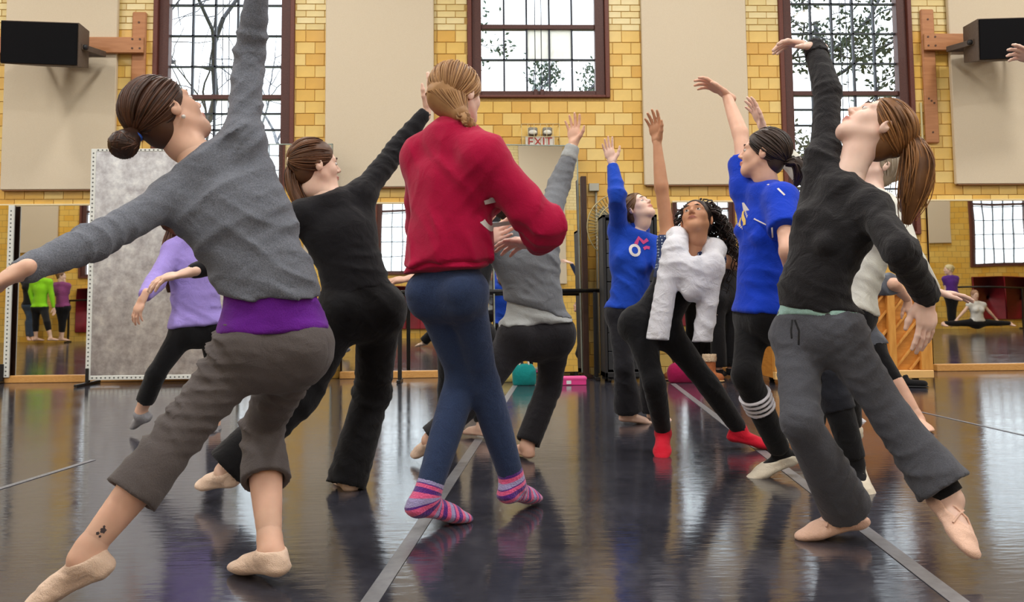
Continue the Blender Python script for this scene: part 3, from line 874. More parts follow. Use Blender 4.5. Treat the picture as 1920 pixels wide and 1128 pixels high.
# ---- windows
def window(n, x0, x1, z0, z1, y, zrows, ztrans, parent=None, inward=-1, cols=5, wired=(), simple=False):
    w = empty('window_%d' % n, ((x0+x1)/2, y, z0), kind='structure')
    i = inward
    def Y(a, b): return (y+i*a, y+i*b) if i < 0 else (y-(-a)*1, y+b)
    def yy(v): return y+i*v                       # v metres into the room
    def bx(m, xa, xb, za, zb, v0, v1, b=0.0):
        ya, yb = sorted((yy(v0), yy(v1))); m.box(xa, xb, ya, yb, za, zb, b=b)
    fw = .048; iw = .105; bw = .085
    m = MB()                                      # outer moulding
    bx(m, x0, x0+fw, z0, z1, -.04, .035, .006); bx(m, x1-fw, x1, z0, z1, -.04, .035, .006); bx(m, x0+fw, x1-fw, z0, z0+fw*.6, -.04, .04, .006); bx(m, x0+fw, x1-fw, z1-fw, z1, -.04, .035, .006)
    m.build('outer_frame', M_FRAME2, w)
    m = MB()
    bx(m, x0+fw, x0+fw+iw, z0+fw*.6, z1-fw, -.12, -.01, .005); bx(m, x1-fw-iw, x1-fw, z0+fw*.6, z1-fw, -.12, -.01, .005)
    bx(m, x0+fw+iw, x1-fw-iw, z0+fw*.6, z0+bw, -.12, -.01, .005); bx(m, x0+fw+iw, x1-fw-iw, z1-fw-iw, z1-fw, -.12, -.01, .005)
    m.build('inner_frame', M_FRAME, w)
    gx0, gx1, gz0, gz1 = x0+fw+iw, x1-fw-iw, z0+bw, z1-fw-iw
    cw = (gx1-gx0)/cols; zs = [gz0]+[z for z in zrows if gz0 < z < gz1]+[gz1]
    if ztrans:
        m = MB(); bx(m, gx0, gx1, ztrans-.026, ztrans+.026, -.12, -.04, .004); m.build('transom_bar', M_FRAME, w)
    for c in range(1, cols):
        m = MB(); bx(m, gx0+c*cw-.010, gx0+c*cw+.010, gz0, gz1, -.10, -.06); m.build('muntin', M_MUNT, w)
    for z in zs[1:-1]:
        if ztrans and abs(z-ztrans) < .03: continue
        m = MB(); bx(m, gx0, gx1, z-.009, z+.009, -.10, -.06); m.build('muntin', M_MUNT, w)
    for r in range(len(zs)-1):
        for c in range(cols):
            m = MB(); bx(m, gx0+c*cw+.010, gx0+(c+1)*cw-.010, zs[r]+.009, zs[r+1]-.009, -.084, -.080)
            m.build('pane', M_WIREGL if (r, c) in wired else M_GLASS, w)
    if not simple:
        mid = (gx0+gx1)/2
        for dx in (-.035, .035):
            m = MB(); m.cyl((mid+dx, yy(-.045), z0+.02), (mid+dx, yy(-.045), z1-.1), .0045, 8); m.build('pull_rod', M_MUNT, w, True)
            m = MB(); bx(m, mid+dx-.022, mid+dx+.022, z0+.03, z0+bw+.012, -.02, .012, .004); m.build('latch', M_FRAME, w)
    return w
ztr = zat(430, 180); ztr2 = zat(1590, 173)
rows = [ztr-.18*1, ztr-.36, ztr-.72, ztr-1.08]+[ztr]+[ztr+.345*i for i in range(1, 9)]
window(1, *WIN[0], YW, sorted(rows), ztr)
zc2 = zat(1010, 48); zcm = zat(1010, 109)
window(2, *WIN[1], YW, sorted([zcm, zc2]+[zc2+.345*i for i in range(1, 9)]), zc2, wired=((1,2),(1,3)))
rows = [ztr2-.18*1, ztr2-.36, ztr2-.72, ztr2-1.08]+[ztr2]+[ztr2+.345*i for i in range(1, 9)]
window(3, *WIN[2], YW, sorted(rows), ztr2)

# ---- wall behind the photographer: same masonry, windows and red pads, seen in the mirrors
YV = 2*YW-YO
def vat(px, py): p = at(px, py, YV-.02); return np.array([p[0], 2*YW-p[1], p[2]])
wop = empty('wall_front', (0, YO, 0), kind='structure')
OW = []
for k in range(-4, 10):
    a, b = vat(148+278*k, 520)[0], vat(268+278*k, 520)[0]
    if a > XL+.3 and b < XR-.3: OW.append((a, b, 1.48, 6.2))
def brick_wall_mat():
    t = NT('yellow_tile_wall'); tc = t.n('ShaderNodeTexCoord'); sp = t.n('ShaderNodeSeparateXYZ'); cb = t.n('ShaderNodeCombineXYZ')
    t.l(tc.outputs['Object'], sp.inputs[0]); t.l(sp.outputs[0], cb.inputs[0]); t.l(sp.outputs[2], cb.inputs[1])
    br = t.n('ShaderNodeTexBrick', i_Scale=1.0); br.inputs['Brick Width'].default_value = TW; br.inputs['Row Height'].default_value = CH; br.inputs['Mortar Size'].default_value = .004
    br.inputs['Color1'].default_value = (*lin((232,180,72)), 1); br.inputs['Color2'].default_value = (*lin((240,204,110)), 1); br.inputs['Mortar'].default_value = (*lin((168,136,78)), 1)
    t.l(cb.outputs[0], br.inputs['Vector'])
    b2 = t.n('ShaderNodeTexBrick', i_Scale=1.0); b2.inputs['Brick Width'].default_value = TW; b2.inputs['Row Height'].default_value = BH; b2.inputs['Mortar Size'].default_value = .004
    b2.inputs['Color1'].default_value = (*lin((232,210,150)), 1); b2.inputs['Color2'].default_value = (*lin((240,222,166)), 1); b2.inputs['Mortar'].default_value = (*lin((190,166,112)), 1)
    t.l(cb.outputs[0], b2.inputs['Vector'])
    gt = t.n('ShaderNodeMath', operation='GREATER_THAN'); gt.inputs[1].default_value = ZT; t.l(sp.outputs[2], gt.inputs[0])
    mx = t.n('ShaderNodeMix', data_type='RGBA'); t.l(gt.outputs[0], mx.inputs[0]); t.l(br.outputs[0], mx.inputs[6]); t.l(b2.outputs[0], mx.inputs[7])
    t.l(mx.outputs[2], t.b.inputs['Base Color']); t.b.inputs['Roughness'].default_value = .4
    return t.m
M_WALL2 = brick_wall_mat()
wall_body(wop, YO-.32, YO, M_WALL2, OW)
for i, (a, b, c, d) in enumerate(OW):
    window(4+i, a, b, c, d, YO, [c+.085+.345*j for j in range(1, 13)], 3.0, inward=1, cols=5, simple=True)
def side_wall_mat():
    t = NT('yellow_tile_side_wall'); tc = t.n('ShaderNodeTexCoord'); sp = t.n('ShaderNodeSeparateXYZ'); cb = t.n('ShaderNodeCombineXYZ')
    t.l(tc.outputs['Object'], sp.inputs[0]); t.l(sp.outputs[1], cb.inputs[0]); t.l(sp.outputs[2], cb.inputs[1])
    br = t.n('ShaderNodeTexBrick', i_Scale=1.0); br.inputs['Brick Width'].default_value = TW; br.inputs['Row Height'].default_value = CH; br.inputs['Mortar Size'].default_value = .004
    br.inputs['Color1'].default_value = (*lin((232,184,84)), 1); br.inputs['Color2'].default_value = (*lin((240,208,120)), 1); br.inputs['Mortar'].default_value = (*lin((168,136,78)), 1)
    t.l(cb.outputs[0], br.inputs['Vector']); t.l(br.outputs[0], t.b.inputs['Base Color']); t.b.inputs['Roughness'].default_value = .4
    return t.m
M_WALL3 = side_wall_mat()
for nm, x0, x1 in (('wall_left', XL-.3, XL), ('wall_right', XR, XR+.3)):
    m = MB(); m.box(x0, x1, YO-.32, YW+.32, 0, ZC); tag(m.build(nm, M_WALL3), kind='structure')
M_REDPAD = noisy('red_vinyl_pad', (128,12,26), (148,20,36), 6, rough=.45, bump=.1)
for i, (a, b, c, d) in enumerate(OW):
    r = empty('wall_pad', ((a+b)/2, YO, .2), 'red vinyl wall pad under a window across the hall, seen in the mirrors', 'wall pad', 'red pads across the hall')
    n = 2; w = (b-a)/n
    for j in range(n):
        m = MB(); m.box(a+w*j+.005, a+w*(j+1)-.005, YO+.004, YO+.07, .22, 1.24, b=.012); m.build('pad_panel', M_REDPAD, r, True)

# ---- acoustic panels
plab = ['tan acoustic wall panel behind the speaker over the silver board', 'tan acoustic wall panel between the tall window and the centre window',
        'tan acoustic wall panel between the centre window and the arm in the blue shirt', 'tan acoustic wall panel behind the speaker over the far mirror']
for (x0, x1, z0, z1), lb in zip(PAN, plab):
    r = empty('acoustic_panel', ((x0+x1)/2, YW, z0), lb, 'wall panel')
    m = MB(); m.box(x0, x1, YW-.075, YW-.020, z0, z1, b=.008); m.build('panel_face', M_TAN, r)
    m = MB(); m.box(x0+.02, x1-.02, YW-.07, YW-.020, z0-.012, z0+.0); m.build('panel_channel', plain('panel_channel_brown', (120,78,40), .6), r)
for i in range(len(OW)-1):
    a = OW[i][1]+.45; b = OW[i+1][0]-.45
    r = empty('acoustic_panel', ((a+b)/2, YO, 2.05), 'tan acoustic wall panel across the hall, seen in the mirrors', 'wall panel', 'panels across the hall')
    m = MB(); m.box(a, b, YO+.01, YO+.062, 2.05, 5.9, b=.008); m.build('panel_face', M_TAN, r)

# ---- ceiling lamps
M_LENS = plain('lamp_lens', (255,246,228), .4, emit=(255,240,215), es=6.0)
M_HOUS = plain('lamp_housing', (170,172,176), .35, .6)
lamp_spots = [(x, y) for x in (-10.4,-6.2,-2.1,2.0,6.1,10.3) for y in (0.4,3.6,6.9)]
for (x, y) in lamp_spots:
    zl = 6.0
    r = empty('pendant_lamp', (x, y, zl), 'round high bay pendant lamp hanging from the hall ceiling', 'lamp', 'pendant lamps of the hall')
    m = MB(); m.cyl((x,y,zl+.45), (x,y,ZC), .015, 8); m.build('stem', M_HOUS, r, True)
    m = MB(); m.tube([(x,y,zl+.02),(x,y,zl+.10),(x,y,zl+.28),(x,y,zl+.46)], [.36,.33,.16,.12], 24); m.build('shade', M_HOUS, r, True)
    m = MB(); m.tube([(x,y,zl+.0),(x,y,zl+.03)], [.30,.33], 24); m.build('lens', M_LENS, r, True)
    L = bpy.data.lights.new('lamp_light', 'AREA'); L.shape = 'DISK'; L.size = .62; L.energy = LAMP_W; L.color = (1.0,.975,.94)
    lo = bpy.data.objects.new('lamp_light', L); col.objects.link(lo); lo.parent = r; lo.location = (0,0,-.02)

# ------------------------------------------------------------------ mirrors
M_EDGE = plain('mirror_edge', (150,160,150), .3, .3)
M_DARKWOOD = noisy('dark_stained_wood', (48,28,20), (66,40,28), 8, (8,8,1), rough=.45, bump=.1)
M_ALU = noisy('silver_foil_board', (150,150,156), (214,214,214), 5, (1,1,1.6), rough=.33, metal=.85, bump=.35, dist=.01, detail=8)
def foil_mat():
    t = NT('scuffed_silver_foil'); co = t.coord((1,1,1))
    n1 = t.n('ShaderNodeTexNoise', i_Scale=3.0, i_Detail=9.0, i_Roughness=.7); t.l(co, n1.inputs['Vector'])
    n2 = t.n('ShaderNodeTexNoise', i_Scale=7.0, i_Detail=10.0, i_Roughness=.68); t.l(co, n2.inputs['Vector'])
    v = t.n('ShaderNodeTexVoronoi', i_Scale=1.6); t.l(co, v.inputs['Vector'])
    r = t.ramp([(.36, lin((168,164,168))), (.55, lin((206,206,208))), (.72, lin((238,238,236)))]); t.l(n2.outputs[0], r.inputs[0])
    r2 = t.ramp([(.0, lin((190,120,60))), (.05, lin((190,120,60))), (.07, (1,1,1))]); t.l(v.outputs['Distance'], r2.inputs[0])
    mx = t.n('ShaderNodeMix', data_type='RGBA', blend_type='MULTIPLY'); mx.inputs[0].default_value = .8
    t.l(r.outputs[0], mx.inputs[6]); t.l(r2.outputs[0], mx.inputs[7]); t.l(mx.outputs[2], t.b.inputs['Base Color'])
    t.b.inputs['Metallic'].default_value = .85; t.b.inputs['Roughness'].default_value = .34
    ad = t.n('ShaderNodeMath', operation='ADD'); t.l(n1.outputs[0], ad.inputs[0]); t.l(n2.outputs[0], ad.inputs[1]); t.bump(ad.outputs[0], .14, .012)
    return t.m
M_FOIL = foil_mat()
ZM0 = .075
def wall_mirror(x0, x1, n, lab, tilt=0.0, yaw=0.0):
    r = empty('wall_mirror', ((x0+x1)/2, YW, 0), lab, 'mirror')
    w = (x1-x0)/n; zt = MIRTOP
    for i in range(n):
        a, b = x0+w*i+.0015, x0+w*(i+1)-.0015; c = (a+b)/2; hh = (zt-ZM0)/2
        M = Matrix.Translation((c, YW-.045, (zt+ZM0)/2)) @ Matrix.Rotation(math.radians(yaw), 4, 'Z') @ Matrix.Rotation(math.radians(tilt), 4, 'X')
        m = MB(); m.box(-(b-a)/2, (b-a)/2, -.003, .003, -hh, hh, M); m.build('mirror_sheet', M_MIRROR, r)
    m = MB(); m.box(x0, x1, YW-.10, YW-.012, .0, ZM0, b=.006); m.build('oak_base', M_WOODT, r)
    m = MB(); m.box(x0, x1, YW-.06, YW-.012, zt-.006, zt+.014, b=.003); m.build('top_edge', plain('pale_edge_strip', (232,214,170), .35), r)
    m = MB(); m.box(x0, x1, YW-.022, YW-.012, ZM0, zt-.01); m.build('backing', M_DARKWOOD, r)
    return r
X = lambda px, py=540: wp(px, py)[0]
wall_mirror(X(-260), X(430), 3, 'long low wall mirror on an oak base beside the silver board')
wall_mirror(X(640), X(935), 2, 'low wall mirror on an oak base behind the crimson sweatshirt')
wall_mirror(X(1262), X(1462), 1, 'low wall mirror on an oak base behind the curly haired dancer')
wall_mirror(X(1741), X(2150), 2, 'low wall mirror on an oak base beside the piano', tilt=.22)

def perforated(r, x0, x1, y, z0, z1, vertical=True, step=.043):
    m = MB(); m.box(x0, x1, y-.012, y+.012, z0, z1, b=.003); st = m.build('edge_strip', M_WHITE, r)
    m = MB()
    if vertical:
        n = int((z1-z0)/step)
        for i in range(n): c = (x0+x1)/2; z = z0+step*(i+.5); m.tube([(c,y-.0135,z),(c,y-.012,z)], .009, 8)
    else:
        n = int((x1-x0)/step)
        for i in range(n): c = x0+step*(i+.5); z = (z0+z1)/2; m.tube([(c,y-.0135,z),(c,y-.012,z)], .009, 8)
    tag(m.build('punched_holes', plain('hole_dark', (110,112,108), .8), st), kind='stuff')
# silver board: the back of a portable mirror
ya = 8.80
bx0, bx1 = at(166,500,ya)[0], at(446,500,ya)[0]; bz0, bz1 = .05, at(200,279,ya)[2]
r = empty('portable_mirror', ((bx0+bx1)/2, ya, 0), 'scuffed silver foil back of a tall portable mirror with white perforated edges', 'mirror')
m = MB(); m.box(bx0+.02, bx1-.02, ya-.006, ya+.02, bz0+.02, bz1-.02); m.build('foil_back', M_FOIL, r)
perforated(r, bx0, bx0+.05, ya, bz0, bz1); perforated(r, bx1-.05, bx1, ya, bz0, bz1)
perforated(r, bx0+.05, bx1-.05, ya, bz0, bz0+.045, False); perforated(r, bx0+.05, bx1-.05, ya, bz1-.03, bz1, False)
for xx in (bx0+.02, bx1-.06):
    m = MB(); m.box(xx-.015, xx+.02, ya-.26, ya+.26, 0.002, .03, b=.004); m.box(xx-.012, xx+.017, ya-.03, ya+.03, .03, .17, b=.004); m.build('floor_stand', M_STEEL, r)
# tall portable mirror beside it, leaning back a little
def tall_mirror(px0, px1, pyt, y, tilt, yaw, lab, holes=False):
    x0, x1 = at(px0,500,y)[0], at(px1,500,y)[0]; zt = at((px0+px1)/2,pyt,y)[2]
    r = empty('portable_mirror', ((x0+x1)/2, y, 0), lab, 'mirror')
    M = Matrix.Translation(((x0+x1)/2, y, .05)) @ Matrix.Rotation(math.radians(yaw), 4, 'Z') @ Matrix.Rotation(math.radians(tilt), 4, 'X')
    w = (x1-x0)/2
    m = MB(); m.box(-w+.012, w-.012, -.004, .004, .012, zt-.06, M); m.build('mirror_sheet', M_MIRROR, r)
    m = MB(); m.box(-w, w, .006, .025, 0, zt-.05, M); m.build('backing', M_DARKWOOD, r)
    m = MB(); m.box(-w, -w+.014, -.01, .006, 0, zt-.05, M, b=.002); m.box(w-.014, w, -.01, .006, 0, zt-.05, M, b=.002); m.box(-w, w, -.01, .006, zt-.062, zt-.05, M, b=.002); m.build('edge_strip', M_WHITE if holes else M_EDGE, r)
    for q in (-.85, .85):
        m = MB(); m.box(w*q-.02, w*q+.02, -.24, .24, -.048, -.02, M @ Matrix.Rotation(-math.radians(tilt), 4, 'X'), b=.004); m.box(w*q-.02, w*q+.02, .0, .03, -.03, .06, M, b=.003); m.build('floor_stand', M_STEEL, r)
tall_mirror(450, 622, 269, 8.86, -.35, 0, 'tall portable mirror standing behind the ponytailed dancer in black')
tall_mirror(925, 1091, 268, 8.93, -2.1, 5.5, 'tall portable mirror leaning back under the exit sign')
# small portable mirror at the hall's side with a perforated edge
y = 9.15; x0, x1 = at(-190,500,y)[0], at(24,500,y)[0]; zt = at(10,385,y)[2]
r = empty('portable_mirror', ((x0+x1)/2, y, 0), 'low portable mirror with one white perforated edge near the silver board', 'mirror')
m = MB(); m.box(x0, x1-.03, y-.004, y+.004, .06, zt, Matrix.Identity(4)); m.build('mirror_sheet', M_MIRROR, r)
m = MB(); m.box(x0, x1, y+.006, y+.02, .06, zt); m.build('backing', M_DARKWOOD, r)
perforated(r, x1-.06, x1, y, .06, zt)
m = MB(); m.box(x1-.09, x1-.045, y-.2, y+.0, .002, .03, b=.004); m.box(x1-.085, x1-.05, y-.03, y+.005, .03, .2, b=.004); m.build('floor_stand', M_STEEL, r)
# dark wooden post and the yellow tile strip beside the leaning mirror
y = 8.95; m = MB(); xx = at(1096,500,y)[0]; zt = at(1096,331,y)[2]
m.box(xx-.030, xx+.030, y-.04, y+.06, 0, zt, b=.004); m.box(xx-.06, xx+.06, y-.08, y+.10, 0, .035, b=.004)
tag(m.build('timber_post', M_DARKWOOD), 'dark stained timber post standing beside the leaning mirror', 'post')

# ------------------------------------------------------------------ speakers on timber brackets
M_BOLT = plain('bolt_brown', (90,58,38), .5)
def screws(pts, y, par):
    for (x, z) in pts: m = MB(); m.tube([(x, y-.003, z), (x, y+.002, z)], .012, 8); m.build('bolt', M_BOLT, par)
def bracket(pv, ph, lab, right):
    (vx0, vx1, vy0, vy1) = pv; (hx0, hx1, hy0, hy1) = ph; y = YW-.05
    cx = (at(vx0,(vy0+vy1)/2,y)[0]+at(vx1,(vy0+vy1)/2,y)[0])/2
    r = empty('speaker_bracket', (cx, YW, at(vx0,vy1,y)[2]), lab, 'bracket')
    w = .075; z0, z1 = at(cx*0+(vx0+vx1)/2, vy1, y)[2], at((vx0+vx1)/2, vy0, y)[2]
    m = MB(); m.box(cx-w, cx+w, YW-.055, YW-.012, z0, z1, b=.012); v = m.build('upright_board', M_BOARD, r)
    screws([(cx, z0+.12), (cx, z0+.75*.5+.1), (cx, z1-.12), (cx-.03, z0+.5), (cx+.03, z0+.45)], YW-.056, v)
    xa, xb = at(hx0,(hy0+hy1)/2,YW-.09)[0], at(hx1,(hy0+hy1)/2,YW-.09)[0]; za, zb = at(hx0,hy1,YW-.09)[2], at(hx0,hy0,YW-.09)[2]
    m = MB(); m.box(xa, xb, YW-.118, YW-.080, za, zb, b=.006); hz = m.build('cross_board', M_BOARD, r)
    screws([(cx+dx, za+dz) for dx in (-.04,.04) for dz in (.05,.15)], YW-.119, hz)
    return r
bracket((246,271,22,262), (-70,271,70,100), 'timber bracket boards holding the speaker over the silver board', False)
bracket((1731,1757,17,268), (1731,2010,64,95), 'timber bracket boards holding the speaker over the piano', True)
def speaker(front, lab, sgn):
    """front: pixel corners of the grille (tl, tr, br, bl); the cabinet tapers back to the wall"""
    yf = YW-.72
    c = np.mean([at(*p, yf) for p in front], axis=0)
    w, h, d = .405, .215, .42
    ang = math.radians(8*-1)
    M = Matrix.Translation(c) @ Matrix.Rotation(math.radians(7), 4, 'X') @ Matrix.Rotation(math.radians(3*sgn), 4, 'Y') @ Matrix.Rotation(math.radians(-6*sgn), 4, 'Z')
    A = np.array(M)
    def tr(V): return np.asarray(V)@A[:3,:3].T+A[:3,3]
    r = empty('loudspeaker', c, lab, 'speaker')
    def hexa(prof0, y0, prof1, y1):
        n = len(prof0); V = [(x, y0, z) for x, z in prof0]+[(x, y1, z) for x, z in prof1]
        Q = [[k, (k+1)%n, n+(k+1)%n, n+k] for k in range(n)]
        return V, Q, [n-1-i for i in range(n)], [n+i for i in range(n)]
    b = w*.66
    m = MB(); V = tr([(-w,0,-h),(w,0,-h),(w,0,h),(-w,0,h),(-b,d,-h*.8),(b,d,-h*.8),(b,d,h*.98),(-b,d,h*.98)])
    m.add(V, [[0,1,2,3],[1,5,6,2],[5,4,7,6],[4,0,3,7],[3,2,6,7],[0,4,5,1]]); m.build('cabinet', M_SPK, r)
    m = MB(); V = tr([(x*(w-.01),yy,z*(h-.01)) for yy in (-.018,.001) for x, z in ((-1,-1),(1,-1),(1,1),(-1,1))])
    m.add(V, [[0,1,2,3],[4,7,6,5],[0,4,5,1],[1,5,6,2],[2,6,7,3],[3,7,4,0]]); m.build('grille', M_GRILL, r)
    m = MB()
    for q in (-1, 1):
        m.box(q*(w*.9)-.012, q*(w*.9)+.012, .12, .56, -.03, .03, M, b=.004)
    m.box(-w*.9, w*.9, .545, .57, -.03, .03, M, b=.004); m.build('yoke', M_SPK, r)
    for q in (-1, 1): m = MB(); m.tube(tr([(q*(w*.86),.15,0),(q*(w*.95+.02),.15,0)]), .028, 12); m.build('yoke_knob', M_BLACK, r, True)
speaker([(4,44),(133,41),(143,119),(17,120)], 'black fronted loudspeaker hung over the silver board', 1)
speaker([(1838,33),(1967,36),(1955,112),(1842,108)], 'black fronted loudspeaker hung over the piano', -1)

# ------------------------------------------------------------------ exit sign with emergency lamps
y = YW-.03; c = at(1012,264,y); k = .0062
M_SIGN = plain('sign_white', (236,232,222), .5); M_RED = plain('sign_red', (190,60,50), .5)
r = empty('exit_sign', c, 'white exit sign with twin emergency lamps in a wire guard', 'sign')
m = MB(); m.box(c[0]-.158, c[0]+.158, YW-.075, YW-.012, c[2]-.09, c[2]+.045, b=.006); m.build('sign_box', M_SIGN, r)
def text_mesh(txt, size, name, mat, M, parent, extrude=.002):
    cu = bpy.data.curves.new(name, 'FONT'); cu.body = txt; cu.size = size; cu.extrude = extrude; cu.align_x = 'CENTER'; cu.align_y = 'CENTER'
    o = bpy.data.objects.new(name, cu); col.objects.link(o); dg = bpy.context.evaluated_depsgraph_get(); dg.update()
    me = bpy.data.meshes.new_from_object(o.evaluated_get(dg)); bpy.data.objects.remove(o)
    me.transform(M); me.materials.clear(); me.materials.append(mat)
    if parent is not None: me.transform(Matrix.Translation(-Vector(origin_of(parent))))
    return put(name, me, parent)
text_mesh('EXIT', .135, 'lettering', M_RED, Matrix.Translation((c[0], YW-.077, c[2]-.022)) @ Matrix.Rotation(math.pi/2, 4, 'X') @ Matrix.Scale(.98, 4, (1,0,0)), r)
for q in (-1, 1):
    hx = c[0]+q*.08
    m = MB(); m.box(hx-.052, hx+.052, YW-.12, YW-.04, c[2]+.05, c[2]+.135, b=.012); hd = m.build('lamp_head', plain('lamp_grey', (142,140,132), .5), r)
    m = MB(); m.ball((hx, YW-.122, c[2]+.078), np.array([.046,.014,.026]), 8); m.build('lamp_lens', plain('lamp_glass', (232,232,222), .2), hd, True)
m = MB(); g = .205
for z in (c[2]+.16, c[2]+.02):
    m.tube([(c[0]-g, YW-.01, z),(c[0]-g, YW-.16, z),(c[0]+g, YW-.16, z),(c[0]+g, YW-.01, z)], .004, 6)
for i in range(7):
    xx = c[0]-g+2*g*i/6; m.tube([(xx, YW-.16, c[2]+.16),(xx, YW-.16, c[2]-.1)], .003, 6)
m.build('wire_guard', plain('guard_wire', (206,192,150), .4, .3), r, True)

# ------------------------------------------------------------------ sound rack, fan, conduit
y = 8.34; x0, x1 = at(1133,600,y)[0], at(1236,600,y)[0]; zt = at(1180,402,y)[2]
r = empty('sound_rack', ((x0+x1)/2, y, 0), 'tall black sound equipment rack beside the blue hooded dancer', 'rack')
m = MB(); m.box(x0, x0+.03, y, y+.32, .05, zt, b=.004); m.box(x1-.03, x1, y, y+.32, .05, zt, b=.004); m.box(x0, x1, y, y+.32, zt-.03, zt, b=.004); m.box(x0, x1, y, y+.32, .05, .1, b=.004); m.box(x0+.03, x1-.03, y+.29, y+.32, .1, zt-.03); m.build('rack_case', M_BLACK, r)
for q in (x0+.05, x1-.05):
    for yy in (y+.05, y+.27): m = MB(); m.cyl((q-.015, yy, .026), (q+.015, yy, .026), .026, 12); m.build('castor', M_STEEL, r, True)
M_UNIT = plain('rack_unit', (38,40,44), .45); M_UNIT2 = plain('rack_unit_grey', (66,70,78), .4); M_LBL = plain('label_white', (222,226,230), .6); M_BLUE = plain('blue_strip', (120,180,220), .4)
zs = [.12,.30,.48,.62,.80,.98,1.12,1.26,1.40,zt-.05]
for i in range(len(zs)-1):
    m = MB(); m.box(x0+.035, x1-.035, y+.012, y+.03, zs[i]+.004, zs[i+1]-.004, b=.003); u = m.build('rack_unit', M_UNIT2 if i in (6, 7) else M_UNIT, r)
    for j in range(4): m = MB(); m.tube([(x0+.09+j*.11, y+.012, (zs[i]+zs[i+1])/2), (x0+.09+j*.11, y-.006, (zs[i]+zs[i+1])/2)], .012, 10); m.build('knob', M_STEEL, u, True)
for (px, py, w, h, mt) in ((1158,637,.09,.066,M_LBL),(1178,677,.084,.07,M_LBL),(1217,447,.16,.04,M_BLUE)):
    p = at(px, py, y+.004); m = MB(); m.box(p[0]-w/2, p[0]+w/2, y-.001, y+.011, p[2]-h/2, p[2]+h/2); m.build('paper_label' if mt is M_LBL else 'display_strip', mt, r)
p = at(1159,625,y); m = MB(); m.ball((p[0], y-.002, p[2]), .008, 6); m.build('indicator', plain('red_led', (220,30,30), .4), r, True)
# pedestal fan
y = 8.90; c = at(1163,425,y); R = .35
r = empty('pedestal_fan', (c[0], y+.05, 0), 'large pedestal fan with a pale wire cage behind the sound rack', 'fan')
M_WIRE = plain('fan_wire', (190,176,132), .4, .4)
m = MB()
for i in range(56):
    a = i*2*math.pi/56; d = np.array([math.cos(a), 0, math.sin(a)])
    m.tube([c+d*.07+V3(0,-.07,0) if False else c+d*.07+np.array([0,-.085,0]), c+d*R*.7+np.array([0,-.07,0]), c+d*R+np.array([0,-.0,0]), c+d*R*.7+np.array([0,.07,0]), c+d*.07+np.array([0,.085,0])], .0036, 5)
for q, yy in ((1,0),(.7,-.07),(.7,.07),(.4,-.08)):
    t = np.linspace(0, 2*np.pi, 49); m.tube([c+np.array([math.cos(a)*R*q, yy, math.sin(a)*R*q]) for a in t], .007, 6)
m.build('wire_cage', M_WIRE, r, True)
for i in range(3):
    a = i*2*math.pi/3+.4; V = []; Q = []
    for j in range(6):
        rr = .06+.045*j; wv = .05+.022*j
        for e in (-1, 1): V.append(c+np.array([math.cos(a+e*wv*1.6)*rr, e*.02, math.sin(a+e*wv*1.6)*rr]))
    for j in range(5): Q.append([2*j, 2*j+1, 2*j+3, 2*j+2])
    V = V+[v+np.array([0,.004,0]) for v in V]; Q = Q+[[q[3]+12, q[2]+12, q[1]+12, q[0]+12] for q in Q]
    obj('fan_blade', V, np.array(Q), plain('fan_blade_grey%d' % i, (170,172,160), .4, .3), r)
m = MB(); m.tube([c+np.array([0,-.085,0]), c+np.array([0,-.05,0])], [.05,.07], 16); m.tube([c+np.array([0,.03,0]), c+np.array([0,.2,0])], [.085,.07], 16); m.build('motor', M_UNIT2, r, True)
m = MB(); m.cyl((c[0], y+.14, .03), (c[0], y+.14, c[2]), .022, 12); m.build('pole', M_GREYM, r, True)
m = MB(); m.tube([(c[0], y+.14, 0), (c[0], y+.14, .025), (c[0], y+.14, .045)], [.2,.2,.05], 24); m.build('base', M_STEEL, r, True)
# conduit with a junction box
p = at(1113,352,YW-.03); r = empty('junction_box', p, 'grey electrical box with a conduit running down the yellow tile wall', 'electrical box')
m = MB(); m.box(p[0]-.055, p[0]+.055, YW-.075, YW-.012, p[2]-.04, p[2]+.045, b=.004); m.build('box', M_GREYM, r)
m = MB(); m.cyl((p[0]+.025, YW-.03, .02), (p[0]+.025, YW-.03, p[2]-.03), .013, 10); m.build('conduit', M_GREYM, r, True)
# thin conduit beside the right window
p = at(1727,192,YW-.03); m = MB(); q = at(1732,375,YW-.03); m.cyl((p[0], YW-.024, q[2]), (p[0], YW-.024, p[2]), .011, 10)
tag(m.build('conduit', plain('conduit_pale', (205,195,150), .4), None, True), 'thin pale conduit on tile beside the speaker bracket', 'conduit')

# ------------------------------------------------------------------ barres
def barre(a, b, posts, z, lab, grp=None):
    a = np.array(a); b = np.array(b); r = empty('ballet_barre', ((a[0]+b[0])/2, (a[1]+b[1])/2, 0), lab, 'barre', grp)
    m = MB(); m.cyl((a[0],a[1],z), (b[0],b[1],z), .022, 12); m.build('rail', M_STEEL, r, True)
    for q in (-1, 1):
        e = (a if q < 0 else b); m = MB(); m.ball((e[0], e[1], z), .024, 8); m.build('rail_cap', M_GREYM, r, True)
    for t in posts:
        p = a+(b-a)*t; d = nrm(b-a); n_ = np.array([-d[1], d[0]])
        m = MB(); m.box(-.02, .02, -.02, .02, .03, z-.012, Matrix.Translation((p[0], p[1], 0)) @ Matrix.Rotation(math.atan2(d[1], d[0]), 4, 'Z'), b=.003); m.build('post', M_STEEL, r)
        m = MB(); m.box(-.02, .02, -.15, .15, .002, .03, Matrix.Translation((p[0], p[1], 0)) @ Matrix.Rotation(math.atan2(d[1], d[0]), 4, 'Z'), b=.003); m.build('foot_bar', M_STEEL, r)
a = at(738,548,8.70); b = at(1127,547,8.70)
barre(a[:2], b[:2], (.03,.97), a[2], 'black portable ballet barre standing before the wall mirrors and rack')
